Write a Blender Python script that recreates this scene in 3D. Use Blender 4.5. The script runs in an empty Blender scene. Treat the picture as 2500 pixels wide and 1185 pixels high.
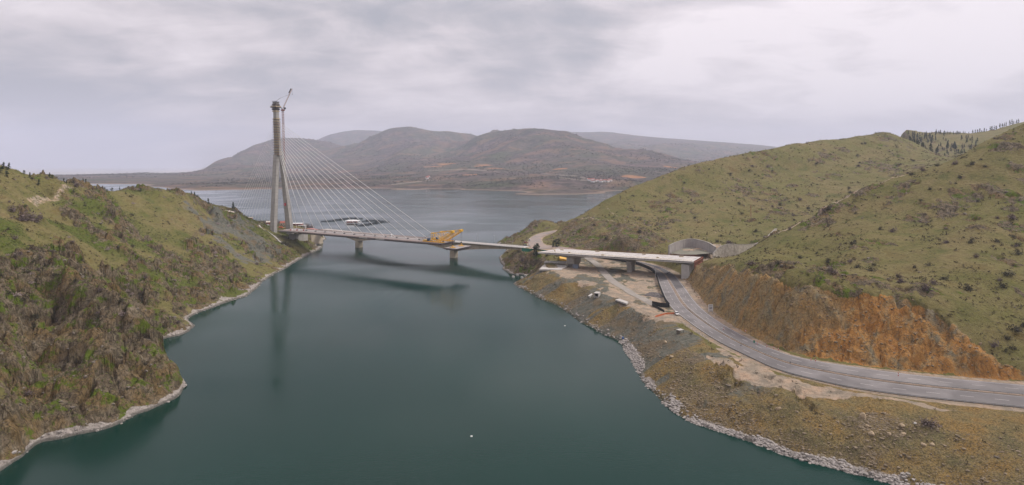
import bpy, math, random
import numpy as np
from mathutils import Vector, Matrix

# ------------------------------------------------------------------ camera, sky, sun, exposure
scene = bpy.context.scene
COL = scene.collection
CAM_Z, F, HV, HU = 100.0, 1490.0, 400.0, 1250.0      # eye height over the water; focal length in photo pixels
cam_d = bpy.data.cameras.new("camera"); cam = bpy.data.objects.new("camera", cam_d); COL.objects.link(cam)
cam.location = (0, 0, CAM_Z); cam.rotation_euler = (math.radians(90), 0, 0)
cam_d.sensor_width = 36.0; cam_d.lens = F / 2500 * 36.0
cam_d.shift_y = -(592.5 - HV) / 2500
cam_d.clip_start = 1.0; cam_d.clip_end = 60000
scene.camera = cam
scene.view_settings.view_transform = 'Standard'; scene.view_settings.look = 'None'
scene.view_settings.exposure = 0.40; scene.view_settings.gamma = 1.0
scene.view_settings.use_curve_mapping = False
scene.cycles.volume_bounces = 1
scene.cycles.max_bounces = 6
scene.cycles.volume_step_rate = 4.0

SUN_EL, SUN_AZ = math.radians(48), math.radians(70)   # azimuth clockwise from +Y (ahead) to +X (right)

def build_world():
    w = bpy.data.worlds.new("World"); scene.world = w; w.use_nodes = True
    nt = w.node_tree; nt.nodes.clear(); N = nt.nodes.new; L = nt.links.new
    out = N('ShaderNodeOutputWorld'); bg = N('ShaderNodeBackground'); L(bg.outputs[0], out.inputs[0])
    bg.inputs[1].default_value = 0.1
    sky = N('ShaderNodeTexSky'); sky.sky_type = 'NISHITA'; sky.sun_disc = False
    sky.sun_elevation = SUN_EL; sky.sun_rotation = SUN_AZ
    tc = N('ShaderNodeTexCoord'); sep = N('ShaderNodeSeparateXYZ'); L(tc.outputs['Generated'], sep.inputs[0])
    def math_(op, a, b=None, c=None, clamp=False):
        m = N('ShaderNodeMath'); m.operation = op; m.use_clamp = clamp
        for k, x in enumerate((a, b, c)):
            if x is None: continue
            if isinstance(x, (int, float)): m.inputs[k].default_value = x
            else: L(x, m.inputs[k])
        return m.outputs[0]
    def ramp(fac, stops):
        r = N('ShaderNodeValToRGB'); e = r.color_ramp.elements
        while len(e) < len(stops): e.new(0.5)
        for k, (p, c) in enumerate(stops):
            e[k].position = p; e[k].color = (c[0], c[1], c[2], 1)
        L(fac, r.inputs[0]); return r.outputs[0]
    def mix(f, a, b, mode='MIX'):
        m = N('ShaderNodeMix'); m.data_type = 'RGBA'; m.blend_type = mode
        if isinstance(f, (int, float)): m.inputs[0].default_value = f
        else: L(f, m.inputs[0])
        for s, x in ((6, a), (7, b)):
            if isinstance(x, tuple): m.inputs[s].default_value = (*x, 1)
            else: L(x, m.inputs[s])
        return m.outputs[2]
    zabs = math_('MAXIMUM', sep.outputs[2], 0.0)
    # cloud deck seen in perspective: lift directions onto a curved layer overhead
    dn = math_('ADD', zabs, 0.24)
    px = math_('DIVIDE', sep.outputs[0], dn); py = math_('DIVIDE', sep.outputs[1], dn)
    cmb = N('ShaderNodeCombineXYZ'); L(px, cmb.inputs[0]); L(py, cmb.inputs[1])
    def noise(vec, scale, detail, rough, off=(0, 0, 0), st=(1, 1, 1), dist=0.0):
        mp = N('ShaderNodeMapping'); mp.inputs['Location'].default_value = off; mp.inputs['Scale'].default_value = st
        L(vec, mp.inputs[0]); n = N('ShaderNodeTexNoise'); L(mp.outputs[0], n.inputs[0])
        n.inputs['Scale'].default_value = scale; n.inputs['Detail'].default_value = detail
        n.inputs['Roughness'].default_value = rough; n.inputs['Distortion'].default_value = dist
        return n.outputs[0]
    n1 = noise(cmb.outputs[0], 0.75, 7, 0.55, (3.1, 1.7, 0), (1, 0.7, 1), 0.3)
    n2 = noise(cmb.outputs[0], 2.9, 9, 0.6, (8.2, 4.4, 0), (0.8, 1.2, 1), 0.4)
    n3 = noise(tc.outputs['Generated'], 2.2, 4, 0.5, (5, 2, 1), (1, 1, 5))
    s = math_('ADD', math_('MULTIPLY', n1, 0.62), math_('MULTIPLY', n2, 0.34))
    s = math_('ADD', s, math_('MULTIPLY', n3, 0.10))
    # the deck is thinner to the right, heavier to the left
    s = math_('ADD', s, math_('MULTIPLY', sep.outputs[0], 0.055))
    # low in the sky the left is a heavy bank and the right a bright break in the deck
    lobe = ramp(zabs, [(0.0, (.35, .35, .35)), (0.085, (1, 1, 1)), (0.15, (.75, .75, .75)), (0.25, (0, 0, 0))])
    s = math_('ADD', s, math_('MULTIPLY', math_('MULTIPLY', sep.outputs[0], lobe), 0.085))
    cl = ramp(s, [(0.42, (3.2, 3.2, 3.5)), (0.475, (4.25, 4.0, 4.2)), (0.53, (5.8, 5.25, 5.4)), (0.62, (8.0, 7.25, 7.4))])
    warm = ramp(zabs, [(0.0, (1, 1, 1)), (0.10, (0.25, 0.25, 0.25)), (0.2, (0, 0, 0))])
    cl = mix(math_('MULTIPLY', warm, 0.55), cl, (5.25, 4.6, 4.65))
    zen = ramp(zabs, [(0.2, (1, 1, 1)), (0.9, (1.55, 1.5, 1.5))])
    cl = mix(1.0, cl, zen, 'MULTIPLY')
    fin = mix(0.95, sky.outputs[0], cl)
    L(fin, bg.inputs[0])
build_world()

sd = bpy.data.lights.new("sun", 'SUN'); sd.energy = 1.9; sd.angle = math.radians(12); sd.color = (1.0, 0.95, 0.88)
sun = bpy.data.objects.new("sun", sd); COL.objects.link(sun)
dirv = Vector((math.sin(SUN_AZ) * math.cos(SUN_EL), math.cos(SUN_AZ) * math.cos(SUN_EL), math.sin(SUN_EL)))
sun.rotation_euler = dirv.to_track_quat('Z', 'Y').to_euler(); sun.location = (0, 0, 400)

# ------------------------------------------------------------------ survey helpers
def at(u, v, Y):            # sight line + distance -> point
    return ((u - HU) / F * Y, Y, CAM_Z - (v - HV) / F * Y)
def lev(u, v, Z):           # sight line + level -> point
    Y = F * (CAM_Z - Z) / (v - HV)
    return ((u - HU) / F * Y, Y, Z)

rng = np.random.default_rng(7); random.seed(7)

def _h(ix, iy, iz, seed):
    h = (ix.astype(np.int64) * 374761393 + iy.astype(np.int64) * 668265263 + iz.astype(np.int64) * 2147483647 + seed * 974711) & 0xffffffff
    h = ((h ^ (h >> 13)) * 1274126177) & 0xffffffff
    h = h ^ (h >> 16)
    return (h & 0xffff) / 65535.0
def noise2(x, y, seed=0):
    xi, yi = np.floor(x), np.floor(y); fx, fy = x - xi, y - yi
    fx = fx * fx * fx * (fx * (fx * 6 - 15) + 10); fy = fy * fy * fy * (fy * (fy * 6 - 15) + 10)
    z = np.zeros_like(xi)
    a = _h(xi, yi, z, seed); b = _h(xi + 1, yi, z, seed); c = _h(xi, yi + 1, z, seed); d = _h(xi + 1, yi + 1, z, seed)
    return (a + (b - a) * fx + (c - a) * fy + (a - b - c + d) * fx * fy) * 2 - 1
def noise3(x, y, z, seed=0):
    zi = np.floor(z); fz = z - zi; fz = fz * fz * (3 - 2 * fz)
    xi, yi = np.floor(x), np.floor(y); fx, fy = x - xi, y - yi
    fx = fx * fx * (3 - 2 * fx); fy = fy * fy * (3 - 2 * fy)
    r = []
    for k in (0, 1):
        a = _h(xi, yi, zi + k, seed); b = _h(xi + 1, yi, zi + k, seed); c = _h(xi, yi + 1, zi + k, seed); d = _h(xi + 1, yi + 1, zi + k, seed)
        r.append(a + (b - a) * fx + (c - a) * fy + (a - b - c + d) * fx * fy)
    return (r[0] + (r[1] - r[0]) * fz) * 2 - 1
def fbm(x, y, o, seed=0, g=0.5):
    s = 0; a = 1.0; t = 0
    for k in range(o):
        c, sn = math.cos(k * 1.1), math.sin(k * 1.1)
        s = s + a * noise2((c * x - sn * y) * 2 ** k, (sn * x + c * y) * 2 ** k, seed + k); t += a; a *= g
    return s / t
def ridged(x, y, o, seed=0, g=0.55):
    s = 0; a = 1.0; t = 0
    for k in range(o):
        c, sn = math.cos(k * 1.3 + 1), math.sin(k * 1.3 + 1)
        s = s + a * (1 - 2 * np.abs(noise2((c * x - sn * y) * 2 ** k, (sn * x + c * y) * 2 ** k, seed + k))); t += a; a *= g
    return s / t
def blocks(x, y, seed=0):
    """tilted angular blocks: height, distance to the joint between blocks, random value of the block"""
    xi, yi = np.floor(x), np.floor(y); f1 = np.full(x.shape, 9.0); f2 = np.full(x.shape, 9.0); rv = np.zeros(x.shape); tl = np.zeros(x.shape); zz = np.zeros(x.shape)
    for i in (-1, 0, 1):
        for j in (-1, 0, 1):
            cx, cy = xi + i, yi + j; px = cx + _h(cx, cy, zz, seed); py = cy + _h(cx, cy, zz, seed + 1); r = _h(cx, cy, zz, seed + 2)
            dx, dy = x - px, y - py; d = np.hypot(dx, dy); t = dx * (_h(cx, cy, zz, seed + 3) - .5) * 2 + dy * (_h(cx, cy, zz, seed + 4) - .5) * 2
            m = d < f1; f2 = np.where(m, f1, np.minimum(f2, d)); f1 = np.where(m, d, f1); rv = np.where(m, r, rv); tl = np.where(m, t, tl)
    return (rv - .5) + tl * .9, f2 - f1, rv
def sstep(a, b, x):
    t = np.clip((x - a) / (b - a), 0, 1); return t * t * (3 - 2 * t)

def densify(pts, step):
    out = []
    for a, b in zip(pts[:-1], pts[1:]):
        n = max(1, int(math.dist(a[:2], b[:2]) / step))
        for k in range(n): out.append(tuple(a[i] + (b[i] - a[i]) * k / n for i in range(len(a))))
    out.append(pts[-1]); return out
def catmull(pts, n):
    P = np.array([pts[0]] + list(pts) + [pts[-1]], float); out = []
    for i in range(1, len(P) - 2):
        for k in range(n):
            t = k / n
            out.append(0.5 * ((2 * P[i]) + (-P[i-1] + P[i+1]) * t + (2*P[i-1] - 5*P[i] + 4*P[i+1] - P[i+2]) * t*t + (-P[i-1] + 3*P[i] - 3*P[i+1] + P[i+2]) * t**3))
    out.append(P[-2]); return np.array(out)

# ------------------------------------------------------------------ the lie of the land (surveyed points)
C = []      # X, Y, Z
def cp(*pts):
    for p in pts: C.append(p)
def cvY(L_):
    for (u, v, Y) in L_: C.append(at(u, v, Y))

left_shore = [lev(u, v, 0) for u, v in [(-330,1290),(-150,1230),(-60,1190),(0,1150),(30,1128),(60,1105),(90,1083),(150,1072),(180,1062),(250,1050),(330,1015),(400,985),(440,965),(447,950),
    (425,918),(402,890),(380,862),(374,842),(392,830),(430,822),(466,803),(472,792),(458,778),(480,766),(520,752),(560,738),(600,725),(628,705),(640,688),(665,672),(700,655),(730,636),(760,620),(783,608)]]
left_shore += [at(772,600,745), at(786,590,784), at(796,584,810), at(790,572,866), at(776,562,920), at(730,555,961), at(680,548,1007), at(600,545,1028), at(480,540,1060), at(300,530,1150), at(0,500,1300), at(-300,480,1500)]
left_shore = [(p[0], p[1], 0.0) for p in left_shore]
right_shore = [((u-HU)/F*Y, Y, 0.0) for u, Y in [(1600,1250),(1480,1080),(1420,950),(1370,880),(1320,830),(1270,800),(1225,785),(1213,765),(1222,737),(1236,715),(1232,695)]]
right_shore += [lev(u, v, 0) for u, v in [(1226,622),(1219,628),(1222,641),(1230,652),(1240,664),(1255,671),(1280,675),(1296,673),(1290,683),(1264,687),(1254,692),(1280,708),(1330,735),(1370,752),(1420,788),(1480,820),(1520,842),(1545,880),(1572,935),(1640,1000),(1700,1035),(1780,1060),(1870,1092),(1950,1120),(2050,1147),(2120,1165),(2200,1187),(2350,1230),(2600,1310),(2850,1400)]]
def shore_ctrl(sh, side):
    d = densify(sh, 14)
    for i, p in enumerate(d):
        C.append((p[0], p[1], 0.0))
        a, b = d[max(0, i - 1)], d[min(len(d) - 1, i + 1)]
        tx, ty = b[0] - a[0], b[1] - a[1]; l = math.hypot(tx, ty) or 1
        nx, ny = ty / l * side, -tx / l * side
        if i % 2 == 0: C.append((p[0] + nx * 12, p[1] + ny * 12, -6.0))
        if i % 5 == 0: C.append((p[0] + nx * 45, p[1] + ny * 45, -18.0))
shore_ctrl(left_shore, 1); shore_ctrl(right_shore, 1)
for u, v in [(800,700),(800,900),(900,1100),(600,1150),(1100,660),(1100,560),(950,520),(600,1000),(1300,850),(1300,1000),(1600,1130),(1000,800),(1000,600)]:
    C.append(lev(u, v, 0)[:2] + (-20.0,))
for u in range(0, 1500, 150):
    for Y in (1350, 1750): C.append(((u-HU)/F*Y, Y, -20.0))
for u in (200, 700, 1250, 1800, 2300, 2700): C.append(((u-HU)/F*125, 125, -20.0))
# left bank: near bluff, gully, hillside
cvY([(190,685,295),(250,705,292),(300,745,288),(350,790,284),(390,850,278),(425,905,274),(440,938,272),(130,700,300),
     (250,850,262),(350,900,264),(250,950,243),(150,950,240),(180,800,272),(300,830,272),(90,900,254),(60,1000,227),(130,760,292),(0,850,235),(0,1000,212),(0,700,270),(60,700,290),(60,800,268),
     (-150,700,265),(-150,900,222),(-150,560,330),(-300,560,330),(-150,450,390),(-300,800,240),
     (0,560,340),(0,470,400),(100,600,360),(100,520,420),(100,465,470),(200,600,390),(200,520,460),(190,650,345),(300,720,350),(250,680,365),(350,700,400),(350,760,385),(300,640,410),(300,560,480),(300,500,550),
     (400,765,372),(400,700,410),(400,650,455),(400,600,505),(400,560,545),(400,510,590),(500,700,455),(500,650,495),(500,600,545),(500,550,610),(500,515,645),(600,680,505),(600,640,550),(600,590,620),(600,555,670),
     (660,620,615),(660,590,655),(700,620,640),(700,602,668),(685,580,690),(740,595,700),(690,565,722)])
for (u, Y, Z) in [(300,318,24),(350,312,15),(390,305,6),(250,328,31)]: C.append(((u-HU)/F*Y, Y, Z))
skyL = [(-300,330,420),(-150,372,430),(0,405,450),(60,420,465),(130,435,490),(180,445,520),(240,457,550),(285,461,575),(330,460,600),(400,466,625),(480,482,655),(520,498,670),(560,510,685),(600,526,700),(640,543,712),(662,556,716)]
for (u, v, Y) in densify(skyL, 30):
    p = at(u, v, Y); C.append(p)
    if u < 560:
        C.append(((u-HU)/F*Y*1.1, Y*1.1, p[2] - 14)); C.append(((u-HU)/F*Y*1.35, Y*1.35, max(p[2] - 48, 10)))
for (u, Y, Z) in [(600,775,24),(560,760,25),(640,760,23),(680,752,22),(715,750,21),(735,790,18),(700,860,16),(640,880,16),(690,800,19),(560,860,16),(755,830,12),(400,900,15),(720,900,8)]:
    C.append(((u-HU)/F*Y, Y, Z))
# right bank: roads
near_edge = [(2850,1040,12.5),(2700,1020,12.5),(2500,996,12.5),(2250,970,12.5),(2100,950,12.5),(2000,930,12.5),(1900,903,12.5),(1830,872,12.5),(1750,832,12.5),(1680,785,12.5),(1634,745,12.5),(1613,700,12.5),(1600,668,12.5),(1572,652,12.5),(1540,643,12.6),(1500,636,13),(1450,627.5,13.8),(1400,619,15.2),(1350,612,17),(1312,607.5,17.7)]
far_edge = [(2850,975,12.5),(2700,958,12.5),(2500,940,12.5),(2250,917,12.5),(2080,895,12.5),(1960,875,12.5),(1880,850,12.5),(1800,812,12.5),(1740,775,12.5),(1700,740,12.5),(1670,700,12.5),(1642,668,12.5),(1608,651,12.5),(1570,641,12.6),(1522,630,13),(1470,620,13.8),(1420,611,15.2),(1372,603,17),(1338,599,17.7)]
near_p = catmull([lev(*p) for p in near_edge], 8); far_p = catmull([lev(*p) for p in far_edge], 8)
def resample(P, n):
    d = np.r_[0, np.cumsum(np.linalg.norm(np.diff(P[:, :2], axis=0), axis=1))]
    t = np.linspace(0, d[-1], n); return np.stack([np.interp(t, d, P[:, k]) for k in range(3)], 1)
hwy_a = resample(near_p, 260); hwy_b = resample(far_p, 260)
spur_l = catmull([lev(*p) for p in [(1300,609,17.7),(1291,597,17.7),(1293,587,17.9),(1303,577,18.2),(1322,569.5,18.6),(1345,564.5,19),(1362,562,19.2),(1385,559,19.5)]], 8)
spur_r = catmull([lev(*p) for p in [(1350,607,17.7),(1328,597,17.7),(1320,588,17.9),(1323,579.5,18.2),(1338,572.5,18.6),(1356,567,19),(1372,564,19.2),(1392,561.5,19.5)]], 8)
sp_a = resample(spur_l, 60); sp_b = resample(spur_r, 60)
for i in range(0, 260, 6):
    C.append(tuple(hwy_a[i])); C.append(tuple(hwy_b[i]))
for i in range(0, 60, 6):
    C.append(tuple(sp_a[i])); C.append(tuple(sp_b[i]))
# yard + lip
lip = [lev(u, v, z) for u, v, z in [(1262,624,13),(1300,632,14),(1322,652,12.5),(1345,672,12),(1385,690,12),(1430,702,12),(1470,720,12),(1500,737,12),(1560,765,12),(1610,792,12),(1655,820,12),(1695,855,12),(1735,888,12),(1800,917,12),(1900,957,12),(2000,977,12),(2100,987,12),(2200,1005,12),(2300,1032,12),(2400,1047,12),(2550,1067,12),(2800,1100,12)]]
for p in densify(lip, 12): C.append(p)
for u, v, z in [(1320,610,17.2),(1280,613,16.5),(1270,640,8),(1350,640,12.5),(1380,652,12),(1450,650,12),(1400,670,12),(1500,660,12),(1450,690,12),(1520,700,12),(1560,680,12),(1560,720,12),(1590,750,12),(1600,775,12),(1660,800,12),(1750,860,12),(1850,910,12),(2000,950,12),(2150,975,12),(2300,1000,12),(1420,632,12.5),(1460,636,12.4),
    (1400,715,6.5),(1500,770,6),(1560,800,6.5),(1600,850,6.5),(1640,900,6.5),(1700,950,6.5),(1800,1000,6),(1950,1050,6),(2100,1090,6),(2250,1110,6.5),(2400,1150,6.5)]:
    C.append(lev(u, v, z))
# road cut
cut_top = [(1700,656,450),(1740,649,425),(1780,650,388),(1830,665,345),(1900,690,316),(1950,700,305),(2000,711,297),(2050,719,293),(2100,724,290),(2160,728,287),(2220,735,283),(2280,764,276),(2330,800,268),(2400,850,258),(2500,905,247),(2650,945,240),(2800,960,238)]
cut_t = [at(*p) for p in cut_top]
for p in densify(cut_t, 9): C.append(p)
cut_b = []
for i in range(0, 175):
    d = hwy_b[i] - hwy_a[i]; d = d / np.linalg.norm(d[:2]); q = hwy_b[i] + d * 4.5; cut_b.append(tuple(q))
for q in cut_b[::4]: C.append((q[0], q[1], 13.2))
# near spur, valley, rear hill
cvY([(1720,640,470),(1760,632,478),(1700,612,530),(1700,602,560),(1660,606,560),(1660,612,530),(1740,606,545),
     (2000,620,400),(2000,665,345),(2100,600,380),(2100,660,335),(2100,540,430),(2200,680,322),(2200,620,360),(2200,560,400),(2200,490,450),(2350,720,292),(2350,600,350),(2350,500,420),(2500,830,262),(2500,700,300),(2500,600,345),(2500,500,400),(2500,400,450),
     (2700,850,252),(2700,700,300),(2700,500,400),(2700,350,450),(1850,630,420),(1920,640,380),(1900,600,430),(1800,640,430),(2000,570,440)])
spurS = [(1770,636,474),(1850,600,470),(1900,568,480),(2000,520,482),(2100,470,490),(2200,430,500),(2300,399,500),(2400,345,500),(2500,305,500),(2700,235,500),(2850,200,500)]
for (u, v, Y) in densify(spurS, 40):
    p = at(u, v, Y); C.append(p)
    k = 1.0 if u > 1900 else 0.35
    C.append(((u-HU)/F*Y*1.12, Y*1.12, p[2] - 20 * k))
cvY([(1760,605,540),(1850,592,560),(1890,568,600),(1950,542,640),(2050,500,700),(2150,455,770),(2250,410,830),(2330,396,900),(2500,380,900),(2700,350,900),
     (1650,600,562),(1600,603,562),(1500,600,575),(1400,600,602),(1372,585,650),(1368,572,685),(1380,556,705),(1400,537,715),(1440,528,715),(1430,560,650),(1500,560,625),(1600,565,615),(1700,565,610),(1800,565,625),
     (1500,520,700),(1600,500,720),(1600,470,775),(1700,500,720),(1700,450,800),(1800,500,720),(1800,430,845),(1900,500,720),(1900,420,865),(2000,450,800),(2000,390,910),(2100,420,855),(2100,370,960),(2200,375,950)])
skyR = [(1372,540,720),(1400,531,730),(1450,505,750),(1490,482,770),(1550,455,790),(1600,437,810),(1700,401,850),(1800,381,900),(1900,362,950),(2000,344,1000),(2100,330,1040),(2160,325,1060),(2220,343,1070),(2300,386,1050)]
for (u, v, Y) in densify(skyR, 30):
    p = at(u, v, Y); C.append(p)
    if u < 2180: C.append(((u-HU)/F*Y*1.13, Y*1.13, max(2, p[2] - 25))); C.append(((u-HU)/F*Y*1.4, Y*1.4, p[2] * .4 - 10))
cvY([(2250,372,1250),(2300,384,1150),(2200,330,1500),(2250,326,1500),(2300,325,1500),(2400,325,1500),(2450,312,1500),(2500,298,1500),(2700,265,1500),(2300,350,1320),(2400,362,1250),(2380,385,1080),(2500,350,1250),(2700,320,1250)])
for u in (2200, 2300, 2400, 2500, 2700): C.append(((u-HU)/F*1740, 1740, 150.0))
# rocky spit beyond the old bridge
cvY([(1232,582,775),(1250,573,775),(1270,568,770),(1285,556,775),(1300,545,785),(1335,541,800),(1370,537,830),(1255,590,735),(1275,590,715),(1290,575,745),(1310,560,765),(1240,612,690)])

CP = np.array(C, float)
_, ui = np.unique(np.round(CP[:, :2] / 1.0).astype(int), axis=0, return_index=True)
CP = CP[ui]
def lp(X, Y):
    return np.stack([X / Y, np.log(Y)], -1)
KC = 0.012
def rbf_fit(CP, smooth=0.0005):
    P = lp(CP[:, 0], CP[:, 1]); D = np.sqrt(((P[:, None] - P[None]) ** 2).sum(-1) + KC ** 2)
    n = len(P); A = np.zeros((n + 3, n + 3)); A[:n, :n] = -D - 0 * np.eye(n) + smooth * np.eye(n)
    Q = np.c_[np.ones(n), P]; A[:n, n:] = Q; A[n:, :n] = Q.T
    # scale heights by distance so the fit is scale free
    w = np.linalg.solve(A, np.r_[CP[:, 2], 0, 0, 0])
    return P, w
def rbf_eval(P, w, X, Y):
    q = lp(X.ravel(), Y.ravel()); out = np.empty(len(q)); n = len(P)
    for s in range(0, len(q), 4000):
        b = q[s:s + 4000]; D = np.sqrt(((b[:, None] - P[None]) ** 2).sum(-1) + KC ** 2)
        out[s:s + 4000] = -D @ w[:n] + w[n] + b @ w[n + 1:]
    return out.reshape(X.shape)
def grid(u0, u1, nu, Y0, Y1, ny):
    uu = np.linspace(u0, u1, nu); ll = np.linspace(math.log(Y0), math.log(Y1), ny)
    return uu, ll
def upsample(Zc, nu, ny):
    a, b = Zc.shape; y = np.linspace(0, a - 1, ny); x = np.linspace(0, b - 1, nu)
    yi = np.minimum(y.astype(int), a - 2); xi = np.minimum(x.astype(int), b - 2); fy = (y - yi)[:, None]; fx = (x - xi)[None]
    return (Zc[yi][:, xi] * (1 - fy) * (1 - fx) + Zc[yi + 1][:, xi] * fy * (1 - fx) + Zc[yi][:, xi + 1] * (1 - fy) * fx + Zc[yi + 1][:, xi + 1] * fy * fx)

GU0, GU1, GY0, GY1 = -250, 2800, 150, 1750
NU, NY = 1080, 860
P_, W_ = rbf_fit(CP)
uc, lc = grid(GU0, GU1, 306, GY0, GY1, 246)
Yc = np.exp(lc)[:, None] * np.ones_like(uc)[None]; Xc = (uc[None] - HU) / F * Yc
Zc = rbf_eval(P_, W_, Xc, Yc)
uf, lf = grid(GU0, GU1, NU, GY0, GY1, NY)
YY = np.exp(lf)[:, None] * np.ones(NU)[None]; XX = (uf[None] - HU) / F * YY
ZZ = upsample(Zc, NU, NY)
ZS = ZZ.copy()          # smooth land

def seg_dist(PX, PY, poly):
    """distance to polyline + height/param along it"""
    best = np.full(PX.shape, 1e9); zz = np.zeros(PX.shape); tt = np.zeros(PX.shape); sd_ = np.zeros(PX.shape)
    P = np.asarray(poly, float)
    for i in range(len(P) - 1):
        ax, ay = P[i, :2]; dx, dy = P[i + 1, 0] - ax, P[i + 1, 1] - ay; l2 = dx * dx + dy * dy + 1e-9
        t = np.clip(((PX - ax) * dx + (PY - ay) * dy) / l2, 0, 1)
        ex, ey = PX - ax - t * dx, PY - ay - t * dy; d = ex * ex + ey * ey; m = d < best
        best[m] = d[m]; zz[m] = (P[i, 2] + t * (P[i + 1, 2] - P[i, 2]))[m] if P.shape[1] > 2 else 0; tt[m] = (i + t)[m]
        sd_[m] = np.sign(dx * ey - dy * ex)[m]
    return np.sqrt(best), zz, tt, sd_
def inpoly(PX, PY, poly):
    ins = np.zeros(PX.shape, bool); n = len(poly); j = n - 1
    for i in range(n):
        xi, yi = poly[i][:2]; xj, yj = poly[j][:2]
        c = ((yi > PY) != (yj > PY)) & (PX < (xj - xi) * (PY - yi) / (yj - yi + 1e-12) + xi)
        ins ^= c; j = i
    return ins

# ---- masks of what the ground is made of (all in plan)
def region_mask(poly, soft=3.0, wob=2.0, seed=5):
    """soft, ragged polygon mask evaluated in plan; poly = list of (X,Y)"""
    P = np.array([p[:2] for p in poly]); x0, y0 = P.min(0) - 15; x1, y1 = P.max(0) + 15
    m = (XX > x0) & (XX < x1) & (YY > y0) & (YY < y1); out = np.zeros(XX.shape)
    if not m.any(): return out
    px, py = XX[m], YY[m]
    px = px + fbm(px / 7, py / 7, 3, seed) * wob; py = py + fbm(px / 7, py / 7, 3, seed + 9) * wob
    d, _, _, _ = seg_dist(px, py, np.r_[P, P[:1]])
    ins = inpoly(px, py, P); sd_ = np.where(ins, d, -d)
    out[m] = sstep(-soft / 2, soft / 2, sd_); return out
wet = ZS < -2
mid = (hwy_a + hwy_b) / 2
near_road = (XX > -20) & (YY < 800)
def ribbon_flatten(A, B, drop=0.25, bl=6.0):
    global ZZ
    ctr = (A + B) / 2; hw = np.linalg.norm((A - B)[:, :2], axis=1) / 2
    x0, y0 = np.minimum(A.min(0), B.min(0))[:2] - 15; x1, y1 = np.maximum(A.max(0), B.max(0))[:2] + 15
    m = (XX > x0) & (XX < x1) & (YY > y0) & (YY < y1)
    d, z, t, _ = seg_dist(XX[m], YY[m], ctr); h = np.interp(t, np.arange(len(hw)), hw)
    k = 1 - sstep(h + 1.0, h + 1.0 + bl, d)
    zz = ZZ[m]; ZZ[m] = zz * (1 - k) + (z - drop) * k
    dd = np.full(XX.shape, 1e3); dd[m] = d - h; return dd
d_hwy = ribbon_flatten(hwy_a, hwy_b); d_sp = ribbon_flatten(sp_a, sp_b)
d_road = np.minimum(d_hwy, d_sp)

# slope
def slope_of(Z):
    gy = np.gradient(Z, axis=0) / np.gradient(YY, axis=0); gx = np.gradient(Z, axis=1) / np.gradient(XX, axis=1)
    return np.hypot(gx, gy)
sl = slope_of(ZS)
left = (XX < -20) | (uf[None] < 800)
def pip(poly_uvY): return [at(*p)[:2] for p in poly_uvY]
def hitS(u, v, ymin=0.0):
    j = min(max(int(round((u - GU0) / (GU1 - GU0) * (NU - 1))), 0), NU - 1); Y = YY[:, j]; r = CAM_Z - (v - HV) / F * Y
    k = np.where((ZS[:, j] >= r) & (Y > ymin))[0]
    return None if len(k) == 0 else (float(XX[k[0], j]), float(Y[k[0]]), float(ZS[k[0], j]))
def line_mask(uv, w, wob=2.0, seed=3):
    P = [p for p in (hitS(u, v) for u, v in densify([(a, b_, 0) for a, b_ in uv], 12) for u, v in [(u, v)]) if p] if False else [p for p in (hitS(q[0], q[1]) for q in densify(uv, 12)) if p]
    P = np.array(P); out = np.zeros(XX.shape)
    m = (XX > P[:, 0].min() - 20) & (XX < P[:, 0].max() + 20) & (YY > P[:, 1].min() - 20) & (YY < P[:, 1].max() + 20)
    px = XX[m] + fbm(XX[m] / 9, YY[m] / 9, 3, seed) * wob; py = YY[m] + fbm(XX[m] / 9, YY[m] / 9, 3, seed + 4) * wob
    d = seg_dist(px, py, P[:, :2])[0]; out[m] = sstep(w, w * .4, d); return out
# rock
n_big = fbm(XX / 45, YY / 45, 4, 11); n_mid = ridged(XX / 22, YY / 22, 4, 21)
flow = np.where(left, fbm((XX - YY * .5) / 16, (YY + XX * .5) / 34, 4, 31), fbm(XX / 30, YY / 22, 4, 31))
da, db = (XX - YY * .9) * .74, (YY + XX * .9) * .74
wx = fbm(XX / 40, YY / 40, 3, 17) * 12
ribs = ridged((db + wx) / 34, (da + wx) / 95, 5, 33, .55)
blk = fbm(XX / 13, YY / 15, 4, 39, .6)
rockL = sstep(0.05, 0.42, ribs * .75 + blk * .85 + (sl - 0.6) * .45 + .08) * left
bluff = region_mask([at(*p)[:2] for p in [(60,1090,215),(200,1075,218),(330,1030,235),(450,975,255)]] + [(-140, 275)] + [at(*p)[:2] for p in [(390,850,290),(300,745,302),(190,685,312),(120,720,300),(60,900,255)]], 14, 6)
rockL = np.maximum(rockL, bluff * (0.75 + .5 * sstep(-.4, .3, n_mid)))
lowL = sstep(30, 8, ZS) * left * sstep(1.2, .3, YY / 520.)
terr = region_mask(pip([(-250,360,430),(0,400,455),(150,436,500),(180,450,515),(150,500,450),(60,540,400),(-100,560,370),(-250,560,350)]), 20, 8)
terr = np.maximum(terr, region_mask(pip([(250,470,560),(330,462,600),(480,490,650),(500,540,600),(420,600,500),(330,560,500),(300,500,550)]), 25, 8))
rockL *= (1 - .85 * terr)
rockR = sstep(.22, .42, fbm(XX / 9, YY / 12, 5, 41, .62) * .62 + .5 * fbm(XX / 60, YY / 60, 3, 43) + np.where(YY > 520, .05, .0)) * (~left)
cliff2 = region_mask(pip([(1345,592,640),(1362,560,700),(1372,540,722),(1440,525,722),(1500,545,660),(1600,560,620),(1650,590,572),(1600,608,555),(1400,603,595)]), 14, 8)
ocn = fbm(XX / 10, YY / 13, 5, 47, .62)
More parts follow.
